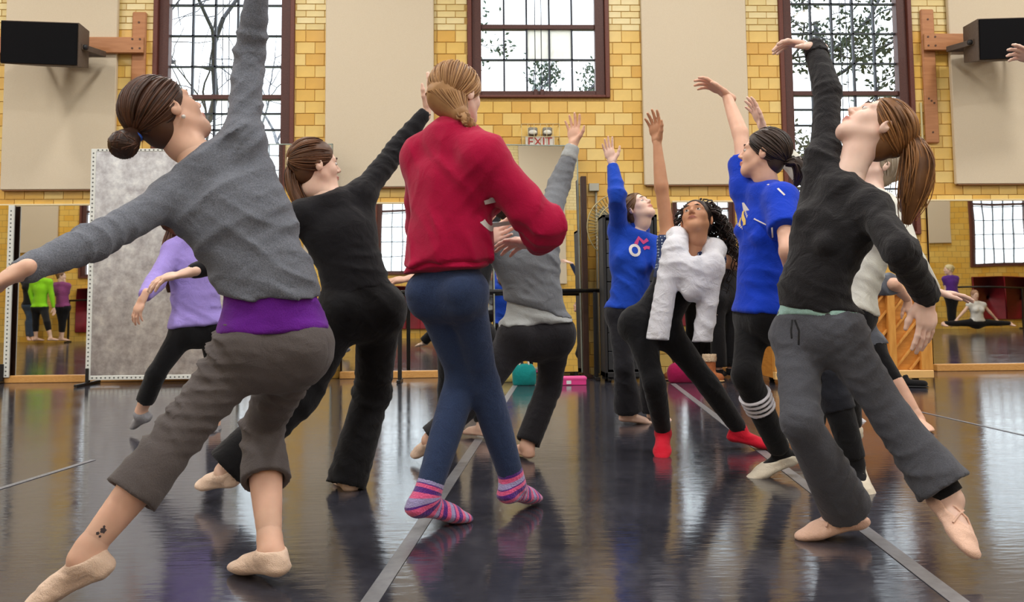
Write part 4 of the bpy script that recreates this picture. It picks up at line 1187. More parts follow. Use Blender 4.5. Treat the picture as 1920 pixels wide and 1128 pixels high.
a = vat(1765,548); b = vat(1910,545); barre((a[0], YO+.5), (b[0], YO+.5), (.85,.98), .98, 'black ballet barre by the red pads, reflected beside the piano')
a = vat(140,565); b = vat(262,565); barre((a[0], YO+.3), (b[0], YO+.3), (.03,.97), .95, 'black ballet barre by the red pads, reflected beside the silver board')

# ------------------------------------------------------------------ upright piano seen from its back
M_PINE = noisy('honey_pine', (206,140,62), (228,166,84), 5, (7,1,1), rough=.4, bump=.06)
M_PINE2 = noisy('honey_pine_panel', (196,126,50), (220,152,70), 4, (2,2,9), rough=.4, bump=.06)
y = 7.85; x0, x1 = at(1452,640,y)[0], at(1749,640,y)[0]; zt = at(1700,541,y)[2]
r = empty('upright_piano', ((x0+x1)/2, y, 0), 'honey coloured upright piano turned with its slatted back to the room', 'piano')
m = MB(); m.box(x0, x1, y+.07, y+.55, .06, zt-.01, b=.006); m.build('case', M_PINE2, r)
m = MB(); m.box(x0-.02, x1+.02, y-.0, y+.58, zt-.01, zt+.02, b=.006); m.build('lid', M_PINE, r)
V = [(x1-.68,y+.12,zt+.02),(x1-.58,y+.12,zt+.13),(x1-.35,y+.12,zt+.02)]
m = MB(); m.prism([(x1-.68,zt+.02),(x1-.58,zt+.13),(x1-.33,zt+.02)], y+.10, y+.32); m.build('music_desk', plain('pale_pine', (232,186,116), .45), r)
m = MB(); m.box(x0, x1, y-.0, y+.07, .05, .125, b=.006); m.build('bottom_rail', plain('pale_pine_rail', (236,190,122), .4), r)
m = MB(); m.box(x0, x1, y+.02, y+.07, zt-.06, zt-.01, b=.004); m.build('top_rail', M_PINE2, r)
px = np.linspace(x0, x1, 5)
pw = [.05,.035,.035,.035,.055]
for q, w in zip(px, pw):
    c = min(max(q, x0+w), x1-w); m = MB(); m.box(c-w, c+w, y+.005, y+.072, .125, zt-.012, b=.006); m.build('post', M_PINE, r)
for i in range(4):
    a, b = px[i]+pw[i]*.9, px[i+1]-pw[i+1]*.9
    for kx in np.arange(-1.1, b-a, .155):
        xa, za = a+kx, .125; L = 2.0; s = 1.0
        pts = []
        x_lo = max(a, xa); z_lo = za+(x_lo-xa)*1.15
        x_hi = min(b, xa+(zt-.06-za)/1.15); z_hi = za+(x_hi-xa)*1.15
        if x_hi-x_lo < .04: continue
        cx, cz = (x_lo+x_hi)/2, (z_lo+z_hi)/2; L = math.hypot(x_hi-x_lo, z_hi-z_lo)/2
        M = Matrix.Translation((cx, y+.055, cz)) @ Matrix.Rotation(-math.atan(1.15), 4, 'Y')
        m = MB(); m.box(-L, L, -.018, .018, -.011, .011, M, b=.003); m.build('slat', M_PINE, r)
for q in (x0+.12, x1-.12):
    for yy in (y+.12, y+.45): m = MB(); m.cyl((q-.02, yy, .03), (q+.02, yy, .03), .03, 12); m.build('castor', M_STEEL, r, True)

# ------------------------------------------------------------------ bags, boxes and boots along the mirrors
def soft_bag(name, c, sx, sy, sz, mat, lab, cat='bag', handle=None, seed=0):
    rg = np.random.RandomState(seed); r = empty(name, (c[0], c[1], 0), lab, cat)
    F = Field(); c = np.array([c[0], c[1], 0.0])
    b = min(sx, sy, sz)*.3
    F.cap(c+V3(-sx+b,0,b*.9), c+V3(sx-b,0,b*.9), b, k=.05, u=V3(1,0,0), ratio=1)
    for q in (-.6, 0, .6): F.ell(c+V3(sx*q,0,sz*.5), np.eye(3), (sx*.55, sy*.8, sz*.52), .05, cuts=[(c, V3(0,0,-1))])
    F.fold(.006, 14, rg.randn(3), None, 1, seed)
    V, Q = F.mesh(.012); V[:,2] = np.maximum(V[:,2], .001); obj('bag_body', V, Q, mat, r)
    if handle:
        t = np.linspace(0, np.pi, 13); m = MB(); m.tube([c+V3(math.cos(a)*sx*.45, -.02, sz*.9+math.sin(a)*.09) for a in t], .009, 6); m.build('handle', handle, r, True)
    return r
p = ground(983,722); soft_bag('tote_bag', p, .10, .07, .20, fabric('teal_cloth', (20,130,128)), 'teal tote bag on the floor before the leaning mirror', 'bag', plain('white_strap', (220,220,210), .7), 1)
p = ground(942,716); soft_bag('cloth_bag', p, .10, .07, .13, fabric('straw_cloth', (206,186,110)), 'pale yellow cloth bag beside the teal tote', 'bag', None, 2)
p = ground(1276,716)+V3(.04,-.06,0); soft_bag('gym_bag', p, .16, .09, .19, fabric('magenta_cloth', (150,20,72)), 'dark magenta gym bag behind the red socked dancer', 'bag', plain('magenta_strap', (110,16,52), .7), 3)
p = ground(1071,722); r = empty('shoe_box', (p[0], p[1], 0), 'flat bright pink box on the floor before the timber post', 'box'); MPK = plain('pink_card', (222,60,140), .5)
m = MB(); m.box(p[0]-.145, p[0]+.145, p[1], p[1]+.14, .001, .062, b=.004); m.build('tray', MPK, r)
m = MB(); m.box(p[0]-.15, p[0]+.15, p[1]-.004, p[1]+.145, .05, .078, b=.006); m.build('lid', plain('pink_lid', (236,84,158), .5), r)
m = MB(); m.box(p[0]-.045, p[0]+.0, p[1]-.006, p[1]-.003, .012, .045); m.build('label_sticker', M_LBL, r)
# sheepskin boots
M_SUEDE = noisy('tan_suede', (150,86,48), (178,108,66), 60, rough=.95, bump=.4, dist=.003); M_FLEECE = noisy('cream_fleece', (190,164,132), (226,204,176), 120, rough=1, bump=1, dist=.01)
def boot(p, yaw, lab):
    r = empty('boot', (p[0], p[1], 0), lab, 'boot', None); c = np.array([p[0], p[1], 0]); f = V3(math.sin(yaw), -math.cos(yaw), 0)
    F = Field(); F.cap(c+V3(0,0,.05), c+V3(0,0,.24), .058, .062, k=.03, cuts=[(c+V3(0,0,.215), V3(0,0,1))]); F.cap(c+f*.0+V3(0,0,.045), c+f*.13+V3(0,0,.04), .05, .046, k=.03, cuts=[(c, V3(0,0,-1))]); F.fold(.004, 18, (0,0,1), None, 1, 4)
    V, Q = F.mesh(.009); obj('boot_shaft', V, Q, M_SUEDE, r)
    F = Field(); F.cap(c+V3(0,0,.205), c+V3(0,0,.26), .070, .068, k=.02, cuts=[(c+V3(0,0,.262), V3(0,0,1)), (c+V3(0,0,.19), V3(0,0,-1))]); F.cap(c+V3(0,0,.22), c+V3(0,0,.32), .05, .05, k=.008, sub=True); F.post.append(F.p.pop()); F.fold(.006, 40, (1,.5,.3), None, 1, 3); V, Q = F.mesh(.008); obj('fleece_cuff', V, Q, M_FLEECE, r)
    F = Field(); F.cap(c-f*.02+V3(0,0,.012), c+f*.135+V3(0,0,.012), .056, .05, k=.02, u=V3(f[1],-f[0],0), ratio=.24); V, Q = F.mesh(.008); V[:,2] = np.maximum(V[:,2], .0005); obj('sole', V, Q, plain('gum_sole', (196,160,112), .8), r)
boot(ground(1331,714), .5, 'tan sheepskin boot with a cream fleece cuff before the mirror')
boot(ground(1285,716)+V3(.0,.25,0), -1.2, 'tan sheepskin boot half hidden beside the magenta bag')
# black trainers left by the piano
def trainer(p, yaw, lab):
    r = empty('trainer', (p[0], p[1], 0), lab, 'shoe', 'trainers by the piano'); c = np.array([p[0], p[1], 0]); f = V3(math.cos(yaw), math.sin(yaw), 0); sd = V3(-f[1], f[0], 0)
    F = Field(); F.cap(c-f*.09+V3(0,0,.045), c+f*.1+V3(0,0,.035), .042, .038, k=.03, u=sd, ratio=.8); F.cap(c-f*.07+V3(0,0,.05), c-f*.05+V3(0,0,.09), .036, .034, k=.03); F.cap(c-f*.06+V3(0,0,.1), c-f*.05+V3(0,0,.14), .024, k=.01, sub=True)
    V, Q = F.mesh(.007); V[:,2] = np.maximum(V[:,2], .006); obj('upper', V, Q, fabric('trainer_black', (26,26,28)), r)
    F = Field(); F.cap(c-f*.095+V3(0,0,.01), c+f*.105+V3(0,0,.01), .043, .04, k=.02, u=sd, ratio=.25); V, Q = F.mesh(.006); V[:,2] = np.maximum(V[:,2], .0005); obj('sole', V, Q, plain('trainer_sole', (40,40,44), .7), r)
trainer(ground(1674,729), .5, 'black trainer lying before the piano, beside its mate'); trainer(ground(1708,726), -.4, 'black trainer before the piano with its toe to the wall')

# ------------------------------------------------------------------ outside the windows
M_BARK = noisy('grey_bark', (66,68,76), (84,86,94), 20, (1,1,.2), rough=.95, bump=.4)
M_LEAF = plain('dull_green_leaf', (76,92,80), .9); M_LEAF2 = plain('evergreen_leaf', (62,74,60), .9)
m = MB(); m.box(-40, 40, YW+.5, 45, -1.1, -1.0); m.box(-40, 40, -45, YO-.5, -1.1, -1.0)
tag(m.build('lawn', noisy('winter_lawn', (96,112,66), (136,142,96), 3, rough=1, bump=.2)), kind='structure')
def tree(base, h, seed, lab, leaf=None, spread=.9, leaves=1500, trunk=.16, lean=(0,0,0), ls=.05):
    rg = np.random.RandomState(seed); r = empty('tree', base, lab, 'tree', None); m = MB(); tips = []
    def grow(p, d, L, rad, lvl):
        n = 6; pts = [p]; dd = d
        for i in range(n): dd = nrm(dd+rg.randn(3)*.16+V3(0,0,.04)); pts.append(pts[-1]+dd*L/n)
        m.tube(pts, np.linspace(rad, rad*.55, n+1), 6 if lvl < 3 else 4, cap=False); tips.extend(pts[2:] if lvl >= 2 else [])
        if lvl < 4:
            for i in range(4 if lvl == 0 else 3):
                k = rg.randint(2, n+1); nd = nrm(dd+rg.randn(3)*spread); grow(pts[k], nd, L*.66*(.8+.4*rg.rand()), rad*.5, lvl+1)
    grow(np.asarray(base, float), nrm(V3(0,0,1)+np.array(lean)), h*.5, trunk, 0); m.build('branches', M_BARK, r, True)
    if leaf is not None:
        tp = np.array(tips); V = []; 
        c = tp[rg.randint(len(tp), size=leaves)]+rg.randn(leaves, 3)*.14
        a = rg.randn(leaves, 3); a /= np.linalg.norm(a, axis=1)[:,None]; b = np.cross(a, rg.randn(leaves, 3)); b /= np.linalg.norm(b, axis=1)[:,None]
        V = np.stack([c-a*ls, c+b*ls*.5, c+a*ls, c-b*ls*.5], 1).reshape(-1,3)
        tag(obj('foliage', V, np.arange(4*leaves).reshape(-1,4), leaf, r, False), kind='stuff')
q = at(330,100,18); tree((q[0], 18.5, -1), 10, 3, 'bare winter tree outside the window over the silver board')
q = at(560,100,22); tree((q[0], 23, -1), 11, 8, 'bare winter tree farther off outside the window over the silver board')
q = at(990,100,22); tree((q[0], 22, -1), 11.5, 5, 'small thinly leaved tree outside the centre window', M_LEAF, leaves=6000, ls=.07)
q = at(1500,100,16); tree((q[0], 16, -1), 9, 12, 'dense evergreen tree outside the window behind the raised black sleeve', M_LEAF2, leaves=7000, ls=.06)
q = at(1760,100,24); tree((q[0]+1, 25, -1), 11, 21, 'tall leafy tree with a leaning limb outside the window by the piano', M_LEAF2, leaves=2500, lean=(-.3,0,0))
q = vat(1690,440); tree((q[0]+2, -13, -1), 9, 31, 'bare tree across the street, reflected beside the piano')
q = vat(780,440); tree((q[0]*1.4, -12, -1), 9, 32, 'bare tree outside, reflected behind the crimson sweatshirt')
def car(c, lab, paint):
    r = empty('car', (c[0], c[1], -1.0), lab, 'car'); o = np.array([c[0], c[1], -1.0])
    prof = [(-2.1,.35),(-2.15,.75),(-1.9,.9),(-1.1,.98),(-.6,1.42),(.9,1.45),(1.6,1.0),(2.1,.9),(2.15,.4)]
    m = MB(); m.prism(prof, -.85, .85, o=o); m.build('car_body', paint, r)
    for q in (-.87, .86):
        m = MB(); m.prism([(-1.0,1.0),(-.55,1.36),(.15,1.38),(.15,1.0)], q, q+.02, o=o); m.build('side_window', M_BLACK, r); m = MB(); m.prism([(.22,1.0),(.22,1.38),(.85,1.38),(1.4,1.0)], q, q+.02, o=o); m.build('side_window', M_BLACK, r)
    for x in (-1.35, 1.35):
        for q in (-.86, .66): m = MB(); m.cyl(o+V3(x,q,.34), o+V3(x,q+.2,.34), .34, 20); m.build('wheel', M_STEEL, r, True)
q = at(1830,430,30); W_ = plain('white_car_paint', (228,232,236), .25)
car((at(1815,430,31.5)[0], 2*YW-31.5), 'white car parked outside, reflected beside the piano near a pale trunk', W_)
car((at(1925,430,31.5)[0]+3.2, 2*YW-31.5), 'silver car parked outside, reflected near the end of the barre', plain('silver_car_paint', (190,196,204), .25))

# ------------------------------------------------------------------ dancers
def mk(Y, s=1.0, w=1.0, hs=.95, **kw):
    J = P(); J.Y = Y; J.s = s; J.w = w; J.hs = hs
    for k, v in kw.items():
        setattr(J, k, v if not isinstance(v, tuple) else at(v[0], v[1], Y+v[2]))
    return J
def limbs(J, **kw):
    """elbow, wrist, knee, ankle from pixels with true bone lengths: key=(px,py,sign)"""
    Ls = dict(e=.285, w=.245, k=.40, a=.39)
    for key in ('eL','eR','wL','wR','kL','kR','aL','aR'):
        if key in kw:
            v = kw[key]; par = getattr(J, {'e':'s','w':'e','k':'h','a':'k'}[key[0]]+key[1])
            L = Ls[key[0]]*J.s*(v[3] if len(v) > 3 else 1)
            setattr(J, key, reach(v[0], v[1], par, L, v[2]))
def say(nm, J):
    g = lambda a, b: round(float(np.linalg.norm(getattr(J, a)-getattr(J, b))), 2)
    print('POSE', nm, 'uaL', g('sL','eL'), 'faL', g('eL','wL'), 'uaR', g('sR','eR'), 'faR', g('eR','wR'), 'thL', g('hL','kL'), 'shL', g('kL','aL'), 'thR', g('hR','kR'), 'shR', g('kR','aR'), 'sh', g('sL','sR'), 'hip', g('hL','hR'), 'tor', round(float(np.linalg.norm((J.hL+J.hR)/2-J.neck)), 2), 'aLz', np.round(J.aL, 2), 'aRz', np.round(J.aR, 2))

M_SLIP = fabric('beige_canvas_slipper', (236,208,186), .05, bump=.35); M_SLIPP = fabric('pink_leather_slipper', (242,202,180), .05, bump=.35); M_SLIPW = fabric('white_canvas_slipper', (230,220,200), .05, bump=.3)

# -- dancer in heather grey top, purple undershirt, grey capri pants
J = mk(2.44, 1.0, .97, .97, hL=(468,650,0), hR=(560,646,.03), neck=(382,300,.02), chest=(444,405,.01), waist=(506,545,.0),
       sL=(322,372,-.03), sR=(455,264,.05), head=(312,215,.02))
J.face = V3(.52,.60,.58); J.hup = V3(-.60,-.2,.75)
J.aR = at(507,1030,2.47); J.tR = ground(440,1062, .012)
J.aL = at(152,1046,2.2); J.tL = ground(36,1150,.012); J.uL = V3(-.3,-.25,.9)
limbs(J, eL=(178,452,-1), wL=(26,514,-1), eR=(468,108,1), wR=(488,-55,1), kR=(492,800,1))
J.kL = at(346,802,2.36)
J.handL = dict(D=V3(-.85,-.25,-.55), N=V3(.2,.3,-.9)); J.handR = dict(D=V3(.1,0,1), N=V3(-.3,1,.0))
say('A', J)
M_HEATHER = fabric('heather_grey_jersey', (112,117,128), .30, bump=.3); M_PURP = fabric('purple_jersey', (106,34,150)); M_GPANT = fabric('grey_stretch_pants', (98,92,92), .10)
person('person in heather grey top over purple shirt and cropped grey pants, arm raised', J, h=.0075, hb=.010, hd=.0045, skin=SKIN_W)
fd = V3(.35,0,1)
top(J, 'grey_top', M_HEATHER, off=.012, hem=-.150, loose=.016, cuffoff=.005, sl_off=.009, neckcut=-.01, hemtilt=(-.10,0,-.0), h=.007,
    folds=[(.017,13,(.45,.1,1),J.waist,.24,1),(.015,14,(-.5,0,1),J.chest,.18,2),(.010,18,J.wL-J.eL,J.eL,.12,3),(.010,17,J.wR-J.eR,J.eR,.14,4),(.016,16,(-.7,0,1),J.sR+V3(0,0,.05),.13,5),(.006,18,J.wL-J.eL,J.wL,.12,6)])
top(J, 'purple_undershirt', M_PURP, off=.012, hem=-.058, loose=.010, sleeve=('none','none'), upto=.2, h=.008, folds=[(.005,16,(.1,0,1),None,1,7)], hemtilt=(-.05,0,0), bust=0)
pants(J, 'cropped_pants', M_GPANT, off=.008, knee=.010, hem=(.54,.47), hemr=.074, waist=.03, calf=.0, h=.0075,
      folds=[(.014,20,(.5,0,1),J.hL,.18,8),(.019,19,(.15,0,1),J.kR,.13,9),(.014,19,(.8,0,1),J.kL,.17,10),(.012,20,(.8,0,1),(J.hL+J.kL)/2,.18,12),(.010,20,(.3,0,1),(J.hR+J.kR)/2,.16,13)])
for sd in 'LR': shoe(J, sd, M_SLIP, off=.006, h=.0045)
M_HBR = hair_mat('dark_brown_hair', (40,24,17), (92,58,40))
tp = J.head
def bun(mb, J, A, tie, rg):
    r, f, u = A; c = tie+(-f*.050-u*.012)*J.hs
    F = Field(); F.ell(c, A, (.034,.036,.036), .02); F.cap(tie, c, .02, .03, k=.03); V, Q = F.mesh(.006); mb.add(V, Q)
    for i in range(70):
        a = nrm(rg.randn(3)); b = nrm(np.cross(a, rg.randn(3))); t = np.linspace(0, 2.6+rg.rand(), 9)
        mb.tube([c+(a*math.cos(x)+b*math.sin(x))*(.036+.004*rg.rand()) for x in t], .0022, 5, cap=False)
hc = hair_cap(J, M_HBR, tie=(0,-.118,.0), n=300, seed=3, extra=bun, hs=.0045, line=(-.032,.9))
A_ = np.array(head_frame(J)); band(J, J.head+V3(0,-.128,-.006)@A_*J.hs, A_.T@V3(0,-.8,-.5), .018, .007, plain('blue_hair_tie', (40,90,190), .6))
e = J.head+V3(.079,-.008,-.045)@A_*J.hs
m = MB(); m.ball(e, .006, 6); J.part('earring', np.concatenate(m.V), np.concatenate(m.Q), plain('pearl', (235,230,225), .15))

# small inked rose above the ankle
m = MB(); c = J.kL+(J.aL-J.kL)*.80; vd = nrm(CPOS-c); ax = nrm(J.aL-J.kL); sdv = nrm(np.cross(ax, vd))
bvt = BVHTree.FromPolygons([v.co+Vector(origin_of(J.body)) for v in J.body.data.vertices], [q.vertices for q in J.body.data.polygons])
def inked(cx, cy, r):
    P_ = [c+vd*.2+ax*(cx+r*math.cos(a)*(1+.2*math.sin(5*a)))+sdv*(cy+r*math.sin(a)*(1+.2*math.sin(5*a))) for a in np.linspace(0, 2*np.pi, 14, endpoint=False)]+[c+vd*.2+ax*cx+sdv*cy]
    V = []
    for p_ in P_:
        h_ = bvt.ray_cast(Vector(p_), Vector(-vd), .5); V.append(np.array(h_[0])+vd*.0012 if h_[0] is not None else p_-vd*.2)
    n = len(V)-1; m.add(V, None, [[n, i, (i+1)%n] for i in range(n)])
inked(0, 0, .007); inked(.012, .006, .004); inked(.015, -.003, .003); inked(-.008, .004, .003)
obj('tattoo', np.concatenate(m.V), np.concatenate(m.T), plain('ink', (72,62,66), .7), J.body)

# -- dancer in black top and wide black pants with a ponytail
M_BLK = fabric('black_jersey', (30,30,34), .15); M_BLKP = fabric('black_wide_pants', (24,24,27), .12); M_LEG = fabric('black_legging', (26,26,29), .12)
J = mk(3.62, 1.0, 1.0, .97, hL=(642,582,-.02), hR=(712,577,.04), neck=(622,372,.0), chest=(640,438,.0), waist=(662,515,0), sL=(568,402,-.06), sR=(676,366,.06), head=(592,312,.0))
J.face = V3(.86,.48,.12); J.hup = V3(-.12,0,1)
J.aR = at(655,888,3.70); J.tR = J.aR+V3(-.06,.17,-.055); J.aL = at(418,882,3.42); J.tL = ground(343,924,.012); J.uL = V3(-.3,-.3,.9)
limbs(J, eR=(742,284,1), wR=(801,206,1), eL=(460,480,-1), wL=(352,511,-1))
J.kR = at(698,735,3.80); J.kL = at(562,742,3.52)
J.handR = dict(D=V3(.12,.1,1), N=V3(-1,.1,.1), curl=(.1,.1,.15,.2), bend=.1); J.handL = dict(D=V3(-.95,-.1,-.2), N=V3(-.1,.3,-1), curl=(.2,.3,.35,.4), bend=.3)
say('B', J)
person('person in black long sleeved top and wide black pants with a brown ponytail', J, h=.009, hb=.012, hd=.005, skin=SKIN_L)
top(J, 'black_top', M_BLK, off=.014, hem=-.085, loose=.010, cuffoff=.006, neckcut=0, folds=[(.010,18,(.3,0,1),J.waist,.2,1),(.010,20,J.wR-J.eR,J.eR,.16,2),(.009,18,(-.6,0,1),J.sR,.14,3)])
pants(J, 'wide_pants', M_BLKP, off=.016, knee=.03, hem=(.97,1.14), hemr=.085, waist=.10, calf=0, folds=[(.011,15,(.8,0,1),J.hL,.2,4),(.012,13,(.4,0,1),J.kR,.22,5),(.014,16,(.2,0,1),J.aR,.14,6),(.010,12,(1,0,.8),J.kL,.22,7)])
for sd in 'LR': shoe(J, sd, M_SLIP, off=.006, h=.006)
t = J.head+V3(0,-.105,.03)@np.array(head_frame(J))*J.hs; q = lambda px, py, d=0: at(px, py, J.Y+d)
hair_cap(J, hair_mat('chestnut_hair', (58,36,24), (120,80,52)), tie=(0,-.112,.035), n=170, seed=5, hs=.006, extra=tail([q(553,300),q(545,325,-.02),q(552,360,-.04),q(570,395,-.06),q(582,418,-.06)], [.016,.03,.036,.032,.016], 70, .0028))
band(J, t+V3(-.012,0,0), V3(-1,0,.2), .017, .005, plain('cream_tie', (220,200,170), .7))

# -- dancer in crimson sweatshirt, navy leggings, striped fuzzy socks
J = mk(3.0, 1.04, .76, .93, crumple=.0007, hL=(808,548,.03), hR=(874,546,-.03), neck=(850,248,.0), chest=(846,345,0), waist=(842,455,0), sL=(798,296,.08), sR=(905,298,-.10), head=(857,178,.02))
J.face = V3(.66,.75,.02); J.hup = V3(-.02,0,1)
J.aL = at(800,930,3.03); J.tL = ground(873,970,.012); J.aR = at(962,904,3.22); J.tR = ground(1006,934,.02)
J.kL = at(868,706,3.16); J.kR = at(905,712,3.14)
limbs(J, eR=(1022,425,-1), wR=(1008,458,1), eL=(795,425,1), wL=(895,452,1))
J.handR = dict(D=V3(-.8,.6,.12), N=V3(-.3,-.3,-.9), curl=(.3,.35,.4,.45)); J.handL = dict(D=V3(.85,.2,.35), N=V3(-.3,-.9,.0), curl=(.15,.2,.25,.3))
say('C', J)
M_CRIM = fabric('crimson_fleece', (176,14,64), .08, bump=.15); M_NAVY = fabric('navy_legging', (52,67,100), .22)
person('person in baggy crimson sweatshirt, navy leggings and striped fuzzy socks', J, h=.008, hb=.010, hd=.0045, skin=SKIN_P)
sw = top(J, 'crimson_sweatshirt', M_CRIM, off=.038, hem=-.105, loose=.038, cuffoff=.022, neckcut=.0, sl_off=.034, hemtilt=(.08,0,0), folds=[(.020,7,(1,0,.3),J.waist,.28,1),(.020,9,(-.7,0,.8),J.sR,.16,2),(.016,12,J.wR-J.eR,J.eR,.13,3),(.014,10,(.9,0,.5),J.chest,.16,4)])
F = Field(); torso(F, J, .033, cuts=[(J.pel+J.up_p*.085, nrm(-J.up_p+V3(.08,0,0))), (J.pel+J.up_p*.14, J.up_p)], loose=.026); garment(J, 'rib_hem', M_CRIM, F)
pants(J, 'leggings', M_NAVY, off=.005, knee=.004, hem=(.97,.97), hemr=.043, waist=.12, calf=.010, folds=[(.003,22,(.3,0,1),J.aL,.1,5),(.003,22,(.3,0,1),J.aR,.1,6)])
def striped():
    t = NT('striped_fuzzy_sock'); a = t.n('ShaderNodeAttribute', attribute_name='run'); mu = t.n('ShaderNodeMath', operation='MULTIPLY'); mu.inputs[1].default_value = 1/.062
    fr = t.n('ShaderNodeMath', operation='FRACT'); t.l(a.outputs['Fac'], mu.inputs[0]); t.l(mu.outputs[0], fr.inputs[0])
    r = t.ramp([(0, lin((92,36,140))), (.26, lin((236,96,150))), (.5, lin((168,158,208))), (.74, lin((92,36,140))), (.80, lin((236,96,150)))], 'CONSTANT'); t.l(fr.outputs[0], r.inputs[0]); t.l(r.outputs[0], t.b.inputs['Base Color'])
    co = t.coord(); nz = t.n('ShaderNodeTexNoise', i_Scale=160.0, i_Detail=3.0); t.l(co, nz.inputs['Vector']); t.bump(nz.outputs[0], .8, .008)
    t.b.inputs['Roughness'].default_value = 1; t.b.inputs['Sheen Weight'].default_value = .4; return t.m
MS = striped()
sock(J, 'L', MS, 'striped_sock', .010, .16, .005); sock(J, 'R', MS, 'striped_sock', .010, .16, .005)
M_BLOND = hair_mat('dark_blond_hair', (128,88,54), (196,152,104))
def braid(mb, J, A, tie, rg):
    pts = [q3 for q3 in (at(862,212,2.93), at(872,222,2.9), at(880,232,2.9), at(884,243,2.93))]
    pts = np.array(pts); r0, f0, u0 = A
    F = Field(); b0 = J.head-f0*.055-u0*.01; F.cap(b0, pts[0]-V3(0,0,-.0), .072, .026, k=.03); F.cap(b0-u0*.03, pts[0], .05, .024, k=.03); V, Q = F.mesh(.006); mb.add(V, Q)
    for i in range(90):
        a0 = rg.rand()*6.28; e0 = nrm(r0*math.cos(a0)+nrm(np.cross(r0, pts[0]-b0))*math.sin(a0)); tt0 = np.linspace(0, 1, 7)
        mb.tube([b0+(pts[0]-b0)*x+e0*(.074*(1-x)+.028*x) for x in tt0], .0024, 5, cap=False)
    for i in range(9):
        t = i/8; c = np.array([np.interp(t, np.linspace(0,1,4), pts[:,j]) for j in range(3)]); sd = (1 if i % 2 else -1)
        d = nrm(pts[-1]-pts[0]); w = nrm(np.cross(d, V3(0,1,0)))
        for k in range(6):
            o = rg.randn(3)*.004; mb.tube([c+w*sd*.012-d*.012+o, c+w*sd*.016+V3(0,-.01,0)+o, c-w*sd*.004+d*.016+o], [.003,.005,.003], 5, cap=False)
    mb.tube([pts[0], pts[1], pts[2], pts[3]], [.016,.018,.016,.008], 8, cap=False)
hair_cap(J, M_BLOND, tie=(.035,-.088,-.05), n=330, seed=9, hs=.0045, thick=.013, r=.0024, extra=braid)
# white college letter on the chest, its end shows past the arm
def decal(o_body, polys, c, ax, ay, direction, mat, name, parent, J, off=.0025, st=.4):
    me = o_body.data; org = origin_of(o_body); bv = BVHTree.FromPolygons([v.co+Vector(org) for v in me.vertices], [p.vertices for p in me.polygons])
    mb = MB()
    for poly in polys:          # poly: list of 2D stroke points -> ribbon
        pts, w = poly; pts = np.array(pts, float); L = []
        tg = np.gradient(pts, axis=0); tg /= np.linalg.norm(tg, axis=1)[:,None]; nn = np.stack([-tg[:,1], tg[:,0]], 1)
        V = []; bad = False
        for p_, n_ in zip(pts, nn):
            for e in (-1, 0, 1):
                r2 = p_+n_*e*w; p3 = c+ax*r2[0]+ay*r2[1]-direction*st
                hit = bv.ray_cast(Vector(p3), Vector(direction), 1.0)
                if hit[0] is None: bad = True; break
                V.append(np.array(hit[0])-direction*off)
        if bad or len(V) < 3*len(pts): continue
        Q = []
        for i in range(len(pts)-1):
            for e in (0, 1): k = 3*i+e; Q.append([k, k+1, k+4, k+3])
        mb.add(np.array(V), Q)
    if not mb.V: return None
    return obj(name, np.concatenate(mb.V), np.concatenate(mb.Q), mat, parent)
M_PRINT = plain('white_print', (226,220,220), .8)
tt = np.linspace(.6, 5.7, 22)
def surf_hit(o, px, py):
    bv = BVHTree.FromPolygons([v.co+Vector(origin_of(o)) for v in o.data.vertices], [q_.vertices for q_ in o.data.polygons])
    h_ = bv.ray_cast(Vector(CPOS), Vector(nrm(ray(px, py))), 12.0); return np.array(h_[0]), nrm(np.array(h_[1]))
hp, hn = surf_hit(sw[0], 914, 398)
if hn@(hp-CPOS) > 0: hn = -hn
tg = nrm(np.cross(V3(0,0,1), hn)); tg = tg if tg[1] > 0 else -tg
decal(sw[0], [([(.05*math.cos(a), .055*math.sin(a)) for a in tt], .010)], hp+tg*.012, -tg, V3(0,0,1), -nrm(hn+tg*.4), M_PRINT, 'printed_letter', sw[0], J, st=.05)

# -- dancer in lavender sweatshirt
J = mk(5.32, .98, .95, .95, hL=(348,618,-.04), hR=(396,612,.04), neck=(356,446,.0), sL=(326,470,-.05), sR=(400,455,.05), head=(338,418,.04))
J.face = V3(.55,.75,.3); J.hup = V3(-.4,0,.9)
J.aL = at(262,776,5.30); J.tL = ground(243,806,.012); J.uL = V3(-.3,-.5,.7); J.aR = at(402,802,5.55); J.tR = ground(388,812,.01)
limbs(J, eL=(292,528,-1), wL=(270,556,-1), eR=(440,500,1), wR=(452,560,1)); J.kL = at(293,700,5.2); J.kR = at(408,715,5.55)
J.handL = dict(D=V3(-.35,-.1,-.9), N=V3(.4,.6,0), curl=(.2,.2,.25,.3)); J.bare = True; say('D', J)
person('person in lavender sweatshirt and black cropped leggings before the silver board', J, h=.012, hb=.014, hd=.007, skin=SKIN_W)
top(J, 'lavender_sweatshirt', fabric('lavender_fleece', (160,142,216), .08), off=.022, hem=-.02, loose=.016, cuffoff=.014, neckcut=0, folds=[(.010,13,(.5,0,1),J.waist,.25,1),(.009,15,J.wL-J.eL,J.eL,.14,2)])
pants(J, 'cropped_leggings', M_LEG, off=.006, knee=.005, hem=(.68,.68), hemr=.05, waist=.08, calf=.006)
for sd in 'LR': sock(J, sd, fabric('grey_toe_sock', (150,150,156)), 'half_sock', .004, .02, .007)
q = lambda px, py, d=0: at(px, py, J.Y+d)
hair_cap(J, hair_mat('auburn_hair', (62,36,26), (108,68,48)), tie=(0,-.105,.02), n=90, seed=11, hs=.008, extra=tail([q(322,428),q(314,460,-.03),q(312,500,-.05),q(318,548,-.05)], [.02,.036,.036,.014], 50, .0035))
F = Field(); A_ = np.array(head_frame(J)); nb = J.head+CC@A_*J.hs
